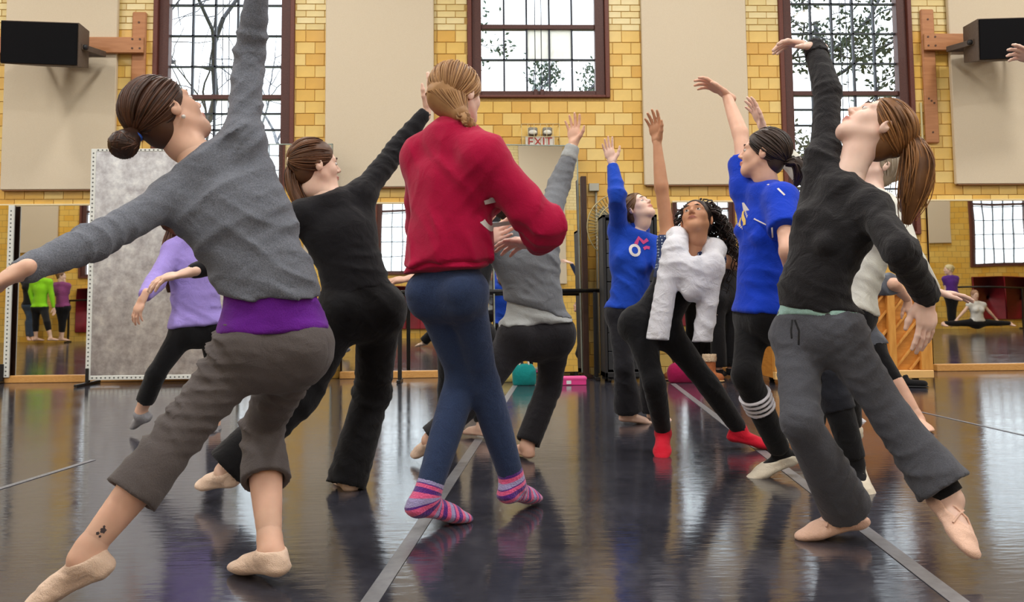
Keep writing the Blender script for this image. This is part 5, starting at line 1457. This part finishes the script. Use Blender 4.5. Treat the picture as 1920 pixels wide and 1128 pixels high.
F.ell(nb, A_, np.array([.086,.108,.094])*J.hs, .01, cuts=[(nb+A_[2]*.012, A_[2]), (nb-A_[2]*.028, -A_[2])]); garment(J, 'head_band', M_BLK, F, .007)

# -- dancer in layered grey with black flared pants
J = mk(4.28, 1.0, 1.0, .95, hL=(970,628,-.02), hR=(1040,624,.03), neck=(985,424,.0), chest=(990,490,0), waist=(1000,560,0), sL=(922,446,-.05), sR=(1026,420,.05), head=(962,385,.02))
J.face = V3(.6,.6,.5); J.hup = V3(-.5,0,.85)
J.aR = at(988,832,4.32); J.tR = J.aR+V3(-.05,.16,-.05); J.aL = at(803,824,4.16); J.tL = ground(767,858,.012); J.uL = V3(-.3,-.4,.8)
limbs(J, eR=(1047,350,1), wR=(1075,272,1), eL=(850,486,-1), wL=(776,521,-1)); J.kR = at(1030,725,4.42); J.kL = at(900,740,4.18)
J.handR = dict(D=V3(.05,.1,1), N=V3(-.5,-.75,.1), curl=(.1,.15,.2,.3), bend=.2, fan=.14, thumb=.9); J.handL = dict(D=V3(-.95,-.05,-.12), N=V3(0,.3,-1), curl=(.1,.15,.2,.25), bend=.25); J.bare = True
say('E', J)
person('person in layered grey tops and black flared pants, grey sleeve raised high', J, h=.010, hb=.012, hd=.006, skin=SKIN_W)
M_G1 = fabric('slate_grey_jersey', (122,126,132), .15); M_G2 = fabric('pale_grey_jersey', (172,176,176), .10)
top(J, 'slate_top', M_G1, off=.024, hem=-.135, loose=.014, cuffoff=.010, neckcut=0, hemtilt=(-.35,0,0), folds=[(.014,12,(.6,0,1),J.waist,.25,1),(.012,14,(.7,0,1),J.chest,.2,2),(.012,18,J.wR-J.eR,J.eR,.14,3)])
top(J, 'pale_undershirt', M_G2, off=.016, hem=-.06, loose=.014, sleeve=('none','none'), upto=.2, folds=[(.009,16,(.4,0,1),None,1,4)], bust=0)
F = Field(); d = nrm(J.wR-J.eR); F.cap(J.eR, J.wR, .037+.022, .0245+.013, k=.02, bulge=.004, cuts=[(J.wR-d*.005, d), (J.wR-d*.085, -d)]); garment(J, 'pale_cuff', M_G2, F, .008)
pants(J, 'flared_pants', fabric('charcoal_pants', (44,43,47), .15), off=.010, knee=.012, hem=(.96,.98), hemr=.062, waist=.10, calf=.004, folds=[(.006,15,(.6,0,1),J.kR,.2,5),(.006,16,(1,0,.6),J.hL,.2,6)])
shoe(J, 'L', M_SLIP, off=.005, h=.007)
hair_cap(J, M_HBR, tie=(0,-.10,0), n=60, seed=12, hs=.009)

# -- dancer almost hidden behind the crimson sweatshirt
J = mk(4.95, 1.0, .95, .95, hL=(846,632,-.02), hR=(898,630,.03), neck=(872,462,.0), sL=(826,485,-.04), sR=(912,474,.04), head=(868,420,.0))
J.face = V3(.4,.9,.1); J.hup = V3(0,0,1)
J.aR = at(905,796,4.98); J.tR = ground(860,812,.01); J.aL = at(838,800,5.05); J.tL = J.aL+V3(.02,.17,-.06)
limbs(J, eR=(926,400,1), wR=(934,315,1), eL=(800,555,1), wL=(835,600,1)); J.kR = at(902,725,5.0); J.kL = at(842,725,5.05); J.bare = True
J.handR = dict(D=V3(.05,0,1), N=V3(-.3,-.8,0), curl=(.1,.1,.2,.2)); say('F', J)
person('person in black behind the crimson sweatshirt, only fingertips and a bare foot showing', J, h=.014, hb=.014, hd=.008, skin=SKIN_L)
top(J, 'black_shirt', M_BLK, off=.014, hem=-.06, cuffoff=.008, neckcut=0)
pants(J, 'black_pants', M_BLKP, off=.012, knee=.014, hem=(.92,.92), hemr=.05, waist=.10)
hair_cap(J, M_HBR, tie=(0,-.10,0), n=50, seed=13, hs=.010)

# -- dancer in royal blue hoodie, face to the ceiling
J = mk(5.5, 1.0, .86, .96, bust=.35, hR=(1160,586,0), hL=(1200,586,.02), neck=(1196,438,.0), chest=(1184,485,0), sR=(1160,432,.03), sL=(1228,462,-.0), head=(1196,392,.0))
J.face = V3(.50,-.52,.62); J.hup = V3(-.35,.35,.85)
J.aR = at(1178,772,5.5); J.tR = ground(1218,790,.01); J.aL = at(1226,768,5.75); J.tL = J.aL+V3(.08,-.14,-.055)
limbs(J, eR=(1157,366,-1), wR=(1148,306,1), eL=(1250,520,-1), wL=(1262,575,-1)); J.kR = at(1170,688,5.42); J.kL = at(1216,690,5.65); J.bare = True
J.handR = dict(D=V3(-.28,-.1,1), N=V3(.15,-1,.1), curl=(.1,.1,.15,.2), bend=.15, fan=.13, thumb=.8); say('G', J)
person('person in royal blue hooded sweatshirt, palm raised, face turned up', J, h=.012, hb=.014, hd=.005, skin=SKIN_P)
M_BLUE2 = fabric('royal_blue_fleece', (30,74,190), .08)
sw = top(J, 'blue_hoodie', M_BLUE2, off=.018, hem=-.03, loose=.008, cuffoff=.012, neckcut=.0, sl_off=.020, folds=[(.012,12,(.7,0,1),J.waist,.25,1),(.010,14,(.2,0,1),J.eR,.16,2)])
F = Field(); F.cap(J.neck-J.fc*.02+J.up_c*.02, J.neck-J.fc*.07+J.up_c*.01, .075, .06, k=.03); garment(J, 'hood', M_BLUE2, F, .012)
decal(sw[0], [([(.03*math.cos(a)-.03, .033*math.sin(a)) for a in np.linspace(0, 6.28, 16)], .009)], at(1203,468,5.36), nrm(V3(1,.1,0)), V3(0,0,1), V3(-.1,1,0), M_PRINT, 'printed_letter', sw[0], J)
decal(sw[0], [([(-.02,.02),(.0,.06),(.03,.03),(.06,.05)], .012), ([(.03,-.01),(.05,.0),(.07,-.005)], .01)], at(1203,462,5.36), nrm(V3(1,.1,0)), V3(0,0,1), V3(-.1,1,0), plain('pink_print', (226,80,150), .8), 'printed_flourish', sw[0], J)
pants(J, 'dark_pants', fabric('dark_sweatpants', (38,38,44), .15), off=.008, knee=.012, hem=(.97,.97), hemr=.095, waist=.10, calf=0, folds=[(.008,13,(.7,0,1),J.kR,.25,3)])
hair_cap(J, hair_mat('light_brown_hair', (98,70,48), (150,114,80)), tie=(0,-.11,.02), n=90, seed=14, hs=.007)

# -- dancer in black leotard with a white sweatshirt round her shoulders
J = mk(4.42, 1.0, .92, .97, hR=(1194,606,.0), hL=(1246,616,.0), neck=(1302,466,.0), chest=(1280,512,0), waist=(1245,570,0), sR=(1254,452,.03), sL=(1340,486,-.02), head=(1306,412,-.02))
J.face = V3(-.38,-.62,.52); J.hup = V3(.12,.45,.88)
J.aR = at(1243,808,4.44); J.tR = ground(1240,851,.012); J.aL = at(1388,806,4.52); J.tL = ground(1447,838,.012)
limbs(J, eR=(1240,350,-1), wR=(1232,266,1), eL=(1398,498,1), wL=(1440,560,1)); J.kR = at(1226,716,4.30); J.kL = at(1326,718,4.42)
J.handR = dict(D=V3(-.12,.0,1), N=V3(-.6,-.7,0), curl=(.15,.2,.3,.3), bend=.25, fan=.1, thumb=.5); J.brow = plain('black_brow', (24,16,14), .8); say('H', J)
person('person with curly dark hair, white sweatshirt over black leotard, red socks', J, h=.009, hb=.011, hd=.0042, skin=SKIN_B)
pants(J, 'leggings', M_LEG, off=.006, knee=.004, hem=(.98,.98), hemr=.04, waist=.12, calf=.008, folds=[(.004,16,(.6,0,1),J.kL,.2,1)])
def dots():
    t = NT('blue_dotted_top'); co = t.coord(); v = t.n('ShaderNodeTexVoronoi', i_Scale=62.0); v.inputs['Randomness'].default_value = .15; t.l(co, v.inputs['Vector'])
    r = t.ramp([(.0, lin((210,222,236))), (.28, lin((34,52,96)))], 'CONSTANT'); t.l(v.outputs['Distance'], r.inputs[0]); t.l(r.outputs[0], t.b.inputs['Base Color']); t.b.inputs['Roughness'].default_value = .8; return t.m
F = Field(); torso(F, J, .006, cuts=[(J.pel+J.up_p*.02, -J.up_p), (J.neck-J.up_c*.12, J.up_c)]); garment(J, 'leotard', M_LEG, F)
F = Field(); torso(F, J, .009, cuts=[(J.chest-J.up_c*.08, -J.up_c), (J.neck-J.up_c*.125, J.up_c)], bust=1.0, lower=False); garment(J, 'dotted_top', dots(), F)
M_WSW = fabric('white_sweatshirt_fleece', (232,233,240), .04, bump=.4)
F = Field(); q = lambda px, py, d=-.12: at(px, py, J.Y+d); r_ = J.rc
F.cap(q(1272,446,-.06), q(1270,500,-.16), .050, .055, k=.05); F.cap(q(1272,498,-.16), q(1300,542,-.19), .055, .046, k=.05); F.cap(q(1300,545,-.19), q(1334,500,-.16), .05, .05, k=.05)
F.cap(q(1300,510,-.17), q(1306,530,-.18), .07, .05, k=.05); F.cap(q(1334,505,-.16), q(1338,470,-.05), .05, .055, k=.05); F.cap(q(1338,468,-.03), q(1310,458,.08), .055, .05, k=.05); F.cap(q(1268,444,-.0), q(1300,455,.08), .055, .05, k=.05)
F.cap(q(1262,462,-.13), q(1228,662,-.22), .052, .056, k=.03, cuts=[(q(1229,636,-.2), V3(-.05,0,-1))]); F.cap(q(1338,492,-.15), q(1313,665,-.22), .052, .046, k=.03, cuts=[(q(1316,640,-.2), V3(0,0,-1))])
F.fold(.012, 13, (1,0,.45), q(1300,510), .16, 5).fold(.006, 15, (.2,0,1), None, 1, 6); garment(J, 'white_sweatshirt', M_WSW, F, .008)
M_RSOCK = fabric('red_sock_knit', (222,34,58), .06)
for sd in 'LR': sock(J, sd, M_RSOCK, 'red_sock', .005, .06, .006)
def curls(mb, J, A, tie, rg):
    r, f, u = A
    for i in range(230):
        d = nrm(rg.randn(3)+V3(-.15,-.3,.1)); 
        if d[1] > .35 or d[2] < -.3: continue
        p = J.head+(CC+d*(scalp_r(J, d)+.012))@A*J.hs; L = .20+.12*rg.rand(); n = 26; t = np.linspace(0, 1, n); ph = rg.rand()*6; cr = .011+.008*rg.rand()
        out = (d@A)*.10; ax = V3(.22,.10,-1); 
        base = p+np.outer(np.sqrt(t), out*.9)+np.outer(t**1.3, ax*L)
        h1 = nrm(np.cross(ax, V3(0,1,.1))); h2 = nrm(np.cross(ax, h1)); w = 2*np.pi*4.2*t+ph
        mb.tube(base+cr*np.minimum(t*5, 1)[:,None]*(np.cos(w)[:,None]*h1+np.sin(w)[:,None]*h2), .0042*np.linspace(1, .5, n), 5, cap=False)
hair_cap(J, hair_mat('black_curly_hair', (18,12,10), (52,36,30)), tie=(0,-.10,-.03), n=160, seed=15, hs=.006, thick=.007, extra=curls)

# -- dancer in bright blue T-shirt with striped knee socks
J = mk(3.7, 1.03, .86, .96, bust=.3, hR=(1413,592,.08), hL=(1440,594,-.07), neck=(1440,352,.0), chest=(1436,430,0), waist=(1430,520,0), sR=(1400,352,.13), sL=(1466,374,-.12), head=(1432,290,.0))
J.face = V3(-.80,.45,.22); J.hup = V3(.2,0,1)
J.aR = at(1464,848,3.80); J.tR = ground(1417,888,.012); J.aL = at(1603,866,3.52); J.tL = ground(1620,918,.012)
limbs(J, eR=(1388,250,1), wR=(1362,178,1), eL=(1478,470,-1), wL=(1500,560,1)); J.kR = at(1398,702,3.62); J.kL = at(1562,728,3.55)
J.handR = dict(D=V3(-.75,0,.5), N=V3(-.5,-.2,-.8), curl=(.1,.2,.3,.35), bend=.35, fan=.1, thumb=.6); say('I', J)
person('person in bright blue printed T-shirt, black leggings and striped knee socks', J, h=.009, hb=.011, hd=.0045, skin=SKIN_W)
M_BT = fabric('bright_blue_jersey', (22,66,206), .06)
sw = top(J, 'blue_shirt', M_BT, off=.018, hem=-.02, loose=.010, sleeve=(.62,.5), neckcut=-.005, sl_off=.028, folds=[(.008,11,(.4,0,1),J.waist,.25,1),(.007,11,(-.5,0,1),J.chest,.2,2)], bust=None)
dn = nrm(V3(.35,.94,0)); axx = nrm(V3(.94,-.35,0)); c0 = at(1392,408,3.5)
M_YPR = plain('yellow_print', (240,206,120), .8)
hp, hn = surf_hit(sw[0], 1394, 408)
if hn@(hp-CPOS) > 0: hn = -hn
tg = nrm(np.cross(hn, V3(0,0,1))); tg = tg if tg[0] > 0 else -tg; lp = lambda pts, n=10: [tuple(np.array([np.interp(x, np.linspace(0,1,len(pts)), [q_[k] for q_ in pts]) for k in (0,1)])) for x in np.linspace(0,1,n)]
decal(sw[0], [(lp([(-.034,.042),(-.022,.018),(.002,-.002),(.026,-.020),(.030,-.040)]), .011), (lp([(-.032,.004),(-.018,-.018),(-.004,-.044)]), .005)], hp, tg, V3(0,0,1), -hn, M_YPR, 'printed_emblem', sw[0], J, st=.06)
decal(sw[0], [(lp([(-.004+.011*i,.030-.009*i),(.002+.011*i,.038-.009*i),(.005+.011*i,.022-.009*i)], 5), .0018) for i in range(4)]+[(lp([(-.030+.012*i,-.034-.006*i),(-.024+.012*i,-.026-.006*i),(-.020+.012*i,-.042-.006*i)], 5), .0018) for i in range(4)], hp, tg, V3(0,0,1), -hn, M_PRINT, 'printed_letters', sw[0], J, st=.06)
bv_pts = [(1428,366),(1428,385),(1432,405),(1442,428),(1450,445)]
decal(sw[0], [([(at(px,py,3.5)[0]-c0[0], at(px,py,3.5)[2]-c0[2]) for px, py in bv_pts], .0028), ([(at(px,py,3.5)[0]-c0[0], at(px,py,3.5)[2]-c0[2]) for px, py in ((1456,338),(1462,352),(1470,366))], .004)], c0, V3(1,0,0), V3(0,0,1), V3(0,1,0), M_PRINT, 'white_piping', sw[0], J)
pants(J, 'leggings', M_LEG, off=.007, knee=.006, hem=(.96,.96), hemr=.045, waist=.12, calf=.007, folds=[(.004,14,(.4,0,1),J.kR,.2,3)])
d = nrm(J.aR-J.kR); L = np.linalg.norm(J.aR-J.kR)
for i in range(4):
    f = .24+.052*i; F = Field(); F.cap(J.kR, J.aR, .053*J.s+.012, .044+.006, k=.03, bulge=.008, cuts=[(J.kR+d*L*f, -d), (J.kR+d*L*(f+.026), d)]); garment(J, 'sock_stripe', plain('sock_white%d' % i, (226,224,232), .9), F, .005)
for sd, A, K in (('R', J.aR, J.kR), ('L', J.aL, J.kL)):
    d2 = nrm(K-A); F = Field(); F.cap(A, K, .043, .05, k=.02, cuts=[(A+d2*.045, d2), (A+d2*.028, -d2)]); garment(J, 'ankle_stripe', M_WHITE, F, .004)
d2 = nrm(J.aL-J.kL); F = Field(); F.cap(J.kL-d2*.09, J.kL+d2*.11, .070, .066, k=.03, cuts=[(J.kL+d2*.09, d2)]); F.fold(.004, 14, d2, None, 1, 2); garment(J, 'knee_pad', fabric('knee_pad_cloth', (40,42,50)), F, .008)
for sd in 'LR': sock(J, sd, M_LEG, 'black_sock', .003, .12, .006); shoe(J, sd, M_SLIPW, off=.008, h=.005, top_=-.022)
for sd in 'LR':
    A = getattr(J, 'a'+sd); F_, U, S = getattr(J, 'ff'+sd); m = MB()
    for q2 in (-1, 1): m.tube([A+F_*.01-U*.045+S*q2*.04, A+F_*.035-U*.004+S*q2*.012, A+F_*.055-U*.012-S*q2*.014, A+F_*.07-U*.035-S*q2*.034], .0042, 6)
    J.part('elastic_strap', np.concatenate(m.V), np.concatenate(m.Q), M_SLIPW)
hair_cap(J, hair_mat('near_black_hair', (26,20,19), (78,62,54)), tie=(0,-.112,-.02), n=220, seed=16, hs=.005, extra=lambda mb, J, A, tie, rg: tail([tie, tie+V3(.045,0,.005), tie+V3(.06,0,-.05), tie+V3(.04,.02,-.10)], [.018,.034,.034,.012], 50, .003)(mb, J, A, tie, rg))

# -- dancer in black zip jacket and charcoal flared pants
J = mk(2.72, 1.0, .84, .98, hR=(1494,628,.06), hL=(1568,622,-.05), neck=(1584,342,.0), chest=(1558,430,0), waist=(1526,540,0), sR=(1546,300,.10), sL=(1634,392,-.10), head=(1643,243,.02))
J.face = V3(-.56,.12,.80); J.hup = V3(.80,0,.56); J.bust = .3
J.aR = at(1588,955,2.80); J.tR = ground(1502,1003,.012); J.aL = at(1786,935,2.52); J.tL = ground(1842,1084,.014); J.uL = V3(.45,-.75,.45)
limbs(J, eR=(1552,172,1), wR=(1527,88,1), eL=(1688,470,-1,.85), wL=(1738,556,1,.9)); J.kR = at(1502,790,2.62); J.kL = at(1676,788,2.62)
J.handR = dict(D=V3(-.92,-.1,.12), N=V3(-.15,.1,-1), curl=(.05,.25,.35,.4), bend=.35, fan=.1, thumb=.6); J.handL = dict(D=V3(-.10,-.1,-1), N=V3(-.25,.95,.05), curl=(.15,.2,.25,.3), bend=.2, fan=.06, thumb=.45); say('J', J)
person('person in black zip jacket and charcoal flared pants with a long light brown ponytail', J, h=.0075, hb=.010, hd=.0042, skin=SKIN_P)
M_JKT = fabric('black_wool_knit', (36,35,38), .15, bump=.4); M_CHAR = fabric('charcoal_stretch', (84,86,94), .18)
jk = top(J, 'black_jacket', M_JKT, off=.013, hem=-.085, loose=.004, cuffoff=.013, neckcut=-.02, sl_off=.010, hemtilt=(-.12,0,0), folds=[(.008,13,(.5,0,1),J.waist,.22,1),(.008,15,(-.7,0,1),J.sL,.16,2),(.008,17,J.wL-J.eL,J.eL,.14,3),(.008,18,J.wR-J.eR,J.eR,.14,4),(.008,16,(.5,0,1),J.sR,.14,5)])
top(J, 'mint_undershirt', fabric('mint_jersey', (158,196,188)), off=.010, hem=-.066, loose=.004, sleeve=('none','none'), upto=.2, bust=0)
pts = [at(px, py, 2.5) for px, py in ((1500,345),(1488,372),(1478,410),(1470,450),(1463,500),(1458,545),(1460,566))]; c0 = pts[3]
decal(jk[0], [([(p_[0]-c0[0], p_[2]-c0[2]) for p_ in pts], .006)], c0+V3(.02,0,0), V3(1,0,0), V3(0,0,1), V3(.12,1,0), plain('zip_grey', (92,86,86), .4, .5), 'zip', jk[0], J, .003)
for E_, W_2 in ((J.eL, J.wL), (J.eR, J.wR)):
    d = nrm(W_2-E_); F = Field(); F.cap(E_, W_2, .034+.0115, .0225+.0165, k=.02, bulge=.004, cuts=[(W_2+d*.004, d), (W_2-d*.055, -d)]); F.fold(.003, 60, nrm(np.cross(d, V3(.3,.8,.2))), None, 1, 3); garment(J, 'ribbed_cuff', M_JKT, F, .005)
pants(J, 'flared_pants', M_CHAR, off=.007, knee=.009, hem=(.86,.97), hemr=.084, waist=.085, calf=.0, h=.0075, folds=[(.011,20,(-.7,0,1),J.kL,.22,6),(.008,18,(.4,0,1),J.kR,.18,7),(.009,20,(-.6,0,1),J.hL,.2,8)])
m = MB(); a = at(1488,600,2.53); b = at(1491,640,2.50)
for q2 in (-1, 1): m.tube([a+V3(.004*q2,0,0), (a+b)/2+V3(.012*q2,-.005,0), b+V3(.010*q2,0,-.01*q2)], .0035, 6)
J.part('drawstring', np.concatenate(m.V), np.concatenate(m.Q), M_BLK)
F = Field(); d = nrm(J.aL-J.kL); F.cap(J.kL+(J.aL-J.kL)*.7, J.aL, .047, .042, k=.02, cuts=[(J.aL-d*.012, d)]); garment(J, 'leg_warmer', M_LEG, F, .006)
for sd in 'LR': shoe(J, sd, M_SLIPP, off=.005, h=.0045, top_=-.026)
for sd in 'LR':
    A = getattr(J, 'a'+sd); F_, U, S = getattr(J, 'ff'+sd); m = MB()
    for q2 in (-1, 1): m.tube([A-F_*.0-U*.03+S*q2*.042, A+F_*.04-U*.002+S*q2*.016, A+F_*.065-U*.008-S*q2*.016, A+F_*.09-U*.03-S*q2*.04], .003, 6)
    J.part('elastic_strap', np.concatenate(m.V), np.concatenate(m.Q), M_SLIPP)
q = lambda px, py, d=0: at(px, py, J.Y+d)
A_ = np.array(head_frame(J))
M_LBR = hair_mat('light_brown_long_hair', (92,60,36), (176,124,74))
hair_cap(J, M_LBR, tie=(0,-.118,.005), n=300, seed=18, hs=.0045, r=.0023, extra=tail([q(1700,258),q(1716,272,-.02),q(1722,310,-.03),q(1712,360,-.03),q(1700,420,-.02)], [.014,.044,.062,.056,.016], 170, .0026, .008))
band(J, q(1698,257), V3(1,0,-.1), .016, .006, plain('dark_tie', (50,36,30), .7))

# -- dancer in white sleeves with black stripes behind the black jacket
J = mk(4.05, 1.02, .92, .96, hR=(1560,590,.06), hL=(1600,588,-.05), neck=(1640,366,.0), chest=(1630,430,0), sR=(1592,380,.08), sL=(1676,398,-.06), head=(1648,312,.04))
J.face = V3(-.7,.05,.6); J.hup = V3(.6,0,.75)
J.aR = at(1530,800,4.3); J.tR = J.aR+V3(-.17,0,-.06); J.aL = at(1600,800,4.3); J.tL = J.aL+V3(-.1,-.12,-.06)
J.kR = at(1535,690,4.2); J.kL = at(1585,695,4.15)
limbs(J, eR=(1500,322,1), wR=(1430,240,1), eL=(1712,490,-1), wL=(1752,546,1))
J.handR = dict(D=V3(-.35,0,.95), N=V3(-.8,-.2,-.3), curl=(.1,.15,.2,.25), bend=.2); J.handL = dict(D=V3(.95,-.1,-.15), N=V3(0,0,-1), curl=(.1,.15,.2,.2), bend=.2); say('K', J)
person('person in white long sleeves with a black side stripe, behind the black jacket', J, h=.011, hb=.012, hd=.006, skin=SKIN_P)
M_WKN = fabric('white_knit', (226,226,216), .05)
top(J, 'white_top', M_WKN, off=.016, hem=-.04, loose=.012, cuffoff=.010, neckcut=0, sl_off=.016, folds=[(.009,13,(.5,0,1),J.waist,.25,1),(.007,15,J.wR-J.eR,J.eR,.14,2)])
for S, E, W in ((J.sR, J.eR, J.wR), (J.sL, J.eL, J.wL)):
    F = Field(); o = V3(0,-.012,-.040); F.cap(S+o, E+o, .030, .026, k=.02); F.cap(E+o, W+o*.8, .026, .018, k=.02, cuts=[(W-nrm(W-E)*.03, nrm(W-E))]); garment(J, 'sleeve_stripe', M_LEG, F, .009)
pants(J, 'dark_leggings', M_LEG, off=.008, hem=(.97,.97), waist=.1)
hair_cap(J, hair_mat('ash_blond_hair', (140,124,104), (196,184,164)), tie=(0,-.09,-.05), n=80, seed=19, hs=.008)
for sd in 'LR': shoe(J, sd, M_SLIPW, off=.006, h=.008)

# -- crouching dancer in grey T-shirt by the piano
J = mk(5.35, 1.0, .95, .95, hR=(1592,650,.05), hL=(1628,648,-.05), neck=(1592,525,-.05), sR=(1572,540,.08), sL=(1618,536,-.14), head=(1570,490,-.08))
J.face = V3(-.8,-.1,.2); J.hup = V3(-.1,0,1)
J.aR = at(1588,768,5.5); J.tR = ground(1612,786,.01); J.aL = at(1722,784,5.1); J.tL = ground(1750,810,.01)
J.kR = at(1572,712,5.3); J.kL = at(1674,712,5.2); J.bare = True
limbs(J, eL=(1676,532,-1), wL=(1702,562,1), eR=(1540,600,1), wR=(1530,640,1)); J.handL = dict(D=V3(.2,0,-.9), N=V3(-.4,.8,0)); say('N', J)
person('bare legged person in grey T-shirt bending beside the piano', J, h=.013, hb=.013, hd=.007, skin=SKIN_W)
top(J, 'grey_shirt', fabric('steel_grey_jersey', (108,114,126), .12), off=.016, hem=-.02, sleeve=(.95,.9), neckcut=0, sl_off=.02, folds=[(.009,13,(.5,0,1),None,1,1)])
pants(J, 'dark_shorts', M_LEG, off=.010, hem=(-.3,-.3), hemr=.06, waist=.1)
bpy.data.objects.remove(J.root.children[-1]) if False else None
sock(J, 'R', fabric('white_sock_knit', (228,228,232)), 'white_sock', .004, .05, .008)
hair_cap(J, M_HBR, tie=(0,-.10,0), n=50, seed=20, hs=.009)

# -- person in black standing at the mirror
J = mk(8.72, 1.0, 1.0, .95, hL=(1344,560,-.03), hR=(1374,560,.03), neck=(1366,466,.0), sL=(1344,480,-.06), sR=(1390,478,.06), head=(1362,438,.02))
J.face = V3(.4,.9,0); J.hup = V3(0,0,1)
J.aL = at(1348,692,8.68); J.tL = J.aL+V3(.09,.14,-.06); J.aR = at(1370,690,8.76); J.tR = J.aR+V3(.09,.14,-.06); J.kL = at(1346,626,8.68); J.kR = at(1372,626,8.74)
limbs(J, eL=(1338,520,-1), wL=(1340,562,1), eR=(1396,520,1), wR=(1394,562,1)); say('O', J)
person('person in black T-shirt and pants standing at the mirror behind the curly haired dancer', J, h=.016, hb=.016, hd=.010, skin=SKIN_L, eyes=False)
top(J, 'black_shirt', M_BLK, off=.016, hem=.0, sleeve=(.8,.8), neckcut=0, sl_off=.02)
pants(J, 'black_pants', M_BLKP, off=.014, knee=.02, hem=(.95,.95), hemr=.075, waist=.1)
for sd in 'LR': shoe(J, sd, M_LEG, 'dark_shoe', off=.01, h=.012)
hair_cap(J, M_HBR, tie=(0,-.09,-.04), n=40, seed=21, hs=.012)

# -- dancer beside the frame's edge, only the reaching hand shows
J = mk(3.55, 1.0, 1.0, .95, hR=(2130,620,.05), hL=(2200,615,-.05), neck=(2205,370,0), sR=(2150,350,.08), sL=(2260,400,-.08), head=(2235,290,.02))
J.face = V3(-.7,-.06,.66); J.hup = V3(.66,0,.74)
J.kR = at(2140,760,3.5); J.kL = at(2270,760,3.4); J.aR = at(2175,905,3.6); J.tR = J.aR+V3(-.17,0,-.06); J.aL = at(2340,900,3.45); J.tL = J.aL+V3(.1,-.13,-.06)
limbs(J, eR=(2040,210,1), wR=(1948,112,1), eL=(2310,480,-1), wL=(2360,560,1))
J.handR = dict(D=V3(-.85,0,.30), N=V3(-.5,-.6,-.7), curl=(.1,.2,.3,.35), bend=.3, fan=.1, thumb=.7); say('Q', J)
person('person reaching a bare hand toward the speaker over the piano', J, h=.014, hb=.014, hd=.005, skin=SKIN_P)
top(J, 'navy_top', M_NAVY, off=.016, hem=-.03, sleeve=('long','long'), neckcut=0)
pants(J, 'black_pants', M_LEG, off=.010, hem=(.95,.95), waist=.1)
for sd in 'LR': shoe(J, sd, M_SLIPP, off=.006, h=.008)
hair_cap(J, M_HBR, tie=(0,-.11,.02), n=40, seed=22, hs=.010)

# ------------------------------------------------------------------ people on the far side of the hall, seen in the mirrors
def far_person(lab, Y, head_, neck, hips, kneeL, kneeR, ankL, ankR, elL, wrL, elR, wrR, shirt, leg, skin=SKIN_L, sleeve='long', hair=(60,40,30), face=V3(-.3,1,0), sh=.16, legs=(.95,.95), back=True, tank=False, lateral=1, s=1.0, hemx=0.0, hup=V3(0,0,1)):
    J = mk(Y, s, .95, .95*s); z = lambda p, d=0: at(p[0], p[1], Y+d)
    ppm = FPX/Y; sg = 1 if back else -1
    J.hL = z(hips)+V3(-.08*sg*lateral,0,0); J.hR = z(hips)+V3(.08*sg*lateral,0,0); J.neck = z(neck); J.head = z(head_)
    J.sL = z(neck)+V3(-sh*sg*lateral,.0,-.06); J.sR = z(neck)+V3(sh*sg*lateral,0,-.06)
    J.face = face; J.hup = hup
    J.kL, J.kR, J.aL, J.aR, J.eL, J.wL, J.eR, J.wR = [z(p[:2], p[2] if len(p) > 2 else 0) for p in (kneeL, kneeR, ankL, ankR, elL, wrL, elR, wrR)]
    J.aL[2] = max(J.aL[2], .07); J.aR[2] = max(J.aR[2], .07)
    fd = nrm(V3(face[0], face[1], 0)); J.tL = J.aL+fd*.17+V3(0,0,-.06); J.tR = J.aR+fd*.17+V3(0,0,-.06); J.bare = False
    person(lab, J, h=.022, hb=.02, hd=.012, skin=skin, mirror=YW, eyes=False, hands=False)
    top(J, 'shirt', shirt, off=.018, hem=hemx-.02, sleeve=('none','none') if tank else (sleeve, sleeve), neckcut=-.02 if not tank else -.08, loose=.01)
    pants(J, 'pants', leg, off=.012, hem=legs, waist=.1)
    hair_cap(J, hair_mat(lab[:20]+'_hair', hair), tie=(0,-.10,0), n=30, seed=30, hs=.014, sides=4)
    return J
far_person('person in lime green top and black pants, reflected beside the silver board', 19.3, (84,511), (82,523), (79,577), (72,608), (92,604,-.2), (72,632), (98,632,-.2), (62,545), (66,570), (100,550), (104,578), fabric('lime_jersey', (150,226,40)), M_LEG, face=V3(.6,.75,0), legs=(.55,.55), sh=.17)
far_person('person in plum top and black leggings, reflected beside the lime green top', 19.6, (118,517), (118,529), (121,577), (118,606), (121,606), (116,632), (119,633), (107,548), (113,552), (128,545), (124,530), fabric('plum_jersey', (140,70,120)), M_LEG, face=V3(.9,.3,0), legs=(.6,.6), sh=.14, hair=(110,80,56))
far_person('person in dark clothes standing past the lime green top, reflected', 19.75, (62,505), (62,517), (60,572), (58,604), (64,604), (58,632), (66,632), (53,545), (54,570), (70,545), (70,570), M_BLK, fabric('jean_blue', (70,86,110)), face=V3(.6,-.8,0), back=False, sh=.16)
far_person('person in purple T-shirt and black leggings standing, reflected beside the piano', 19.2, (1774,511), (1777,523), (1781,562), (1778,588), (1784,588), (1778,610), (1785,610), (1770,535), (1768,552), (1786,540), (1786,556), fabric('violet_jersey', (92,50,140)), M_LEG, face=V3(-.9,.3,0), sh=.12, hair=(200,176,130), sleeve=.8)
far_person('person in white tank top seated in a wide split, reflected beside the piano', 18.7, (1823,560), (1826,573), (1828,611), (1862,612), (1792,612), (1890,612), (1765,612), (1850,590), (1866,608), (1804,590), (1788,608), fabric('white_tank', (226,226,222)), M_LEG, face=V3(.05,-1,-.1), back=False, sh=.17, tank=True, hair=(150,116,92), hemx=.0)
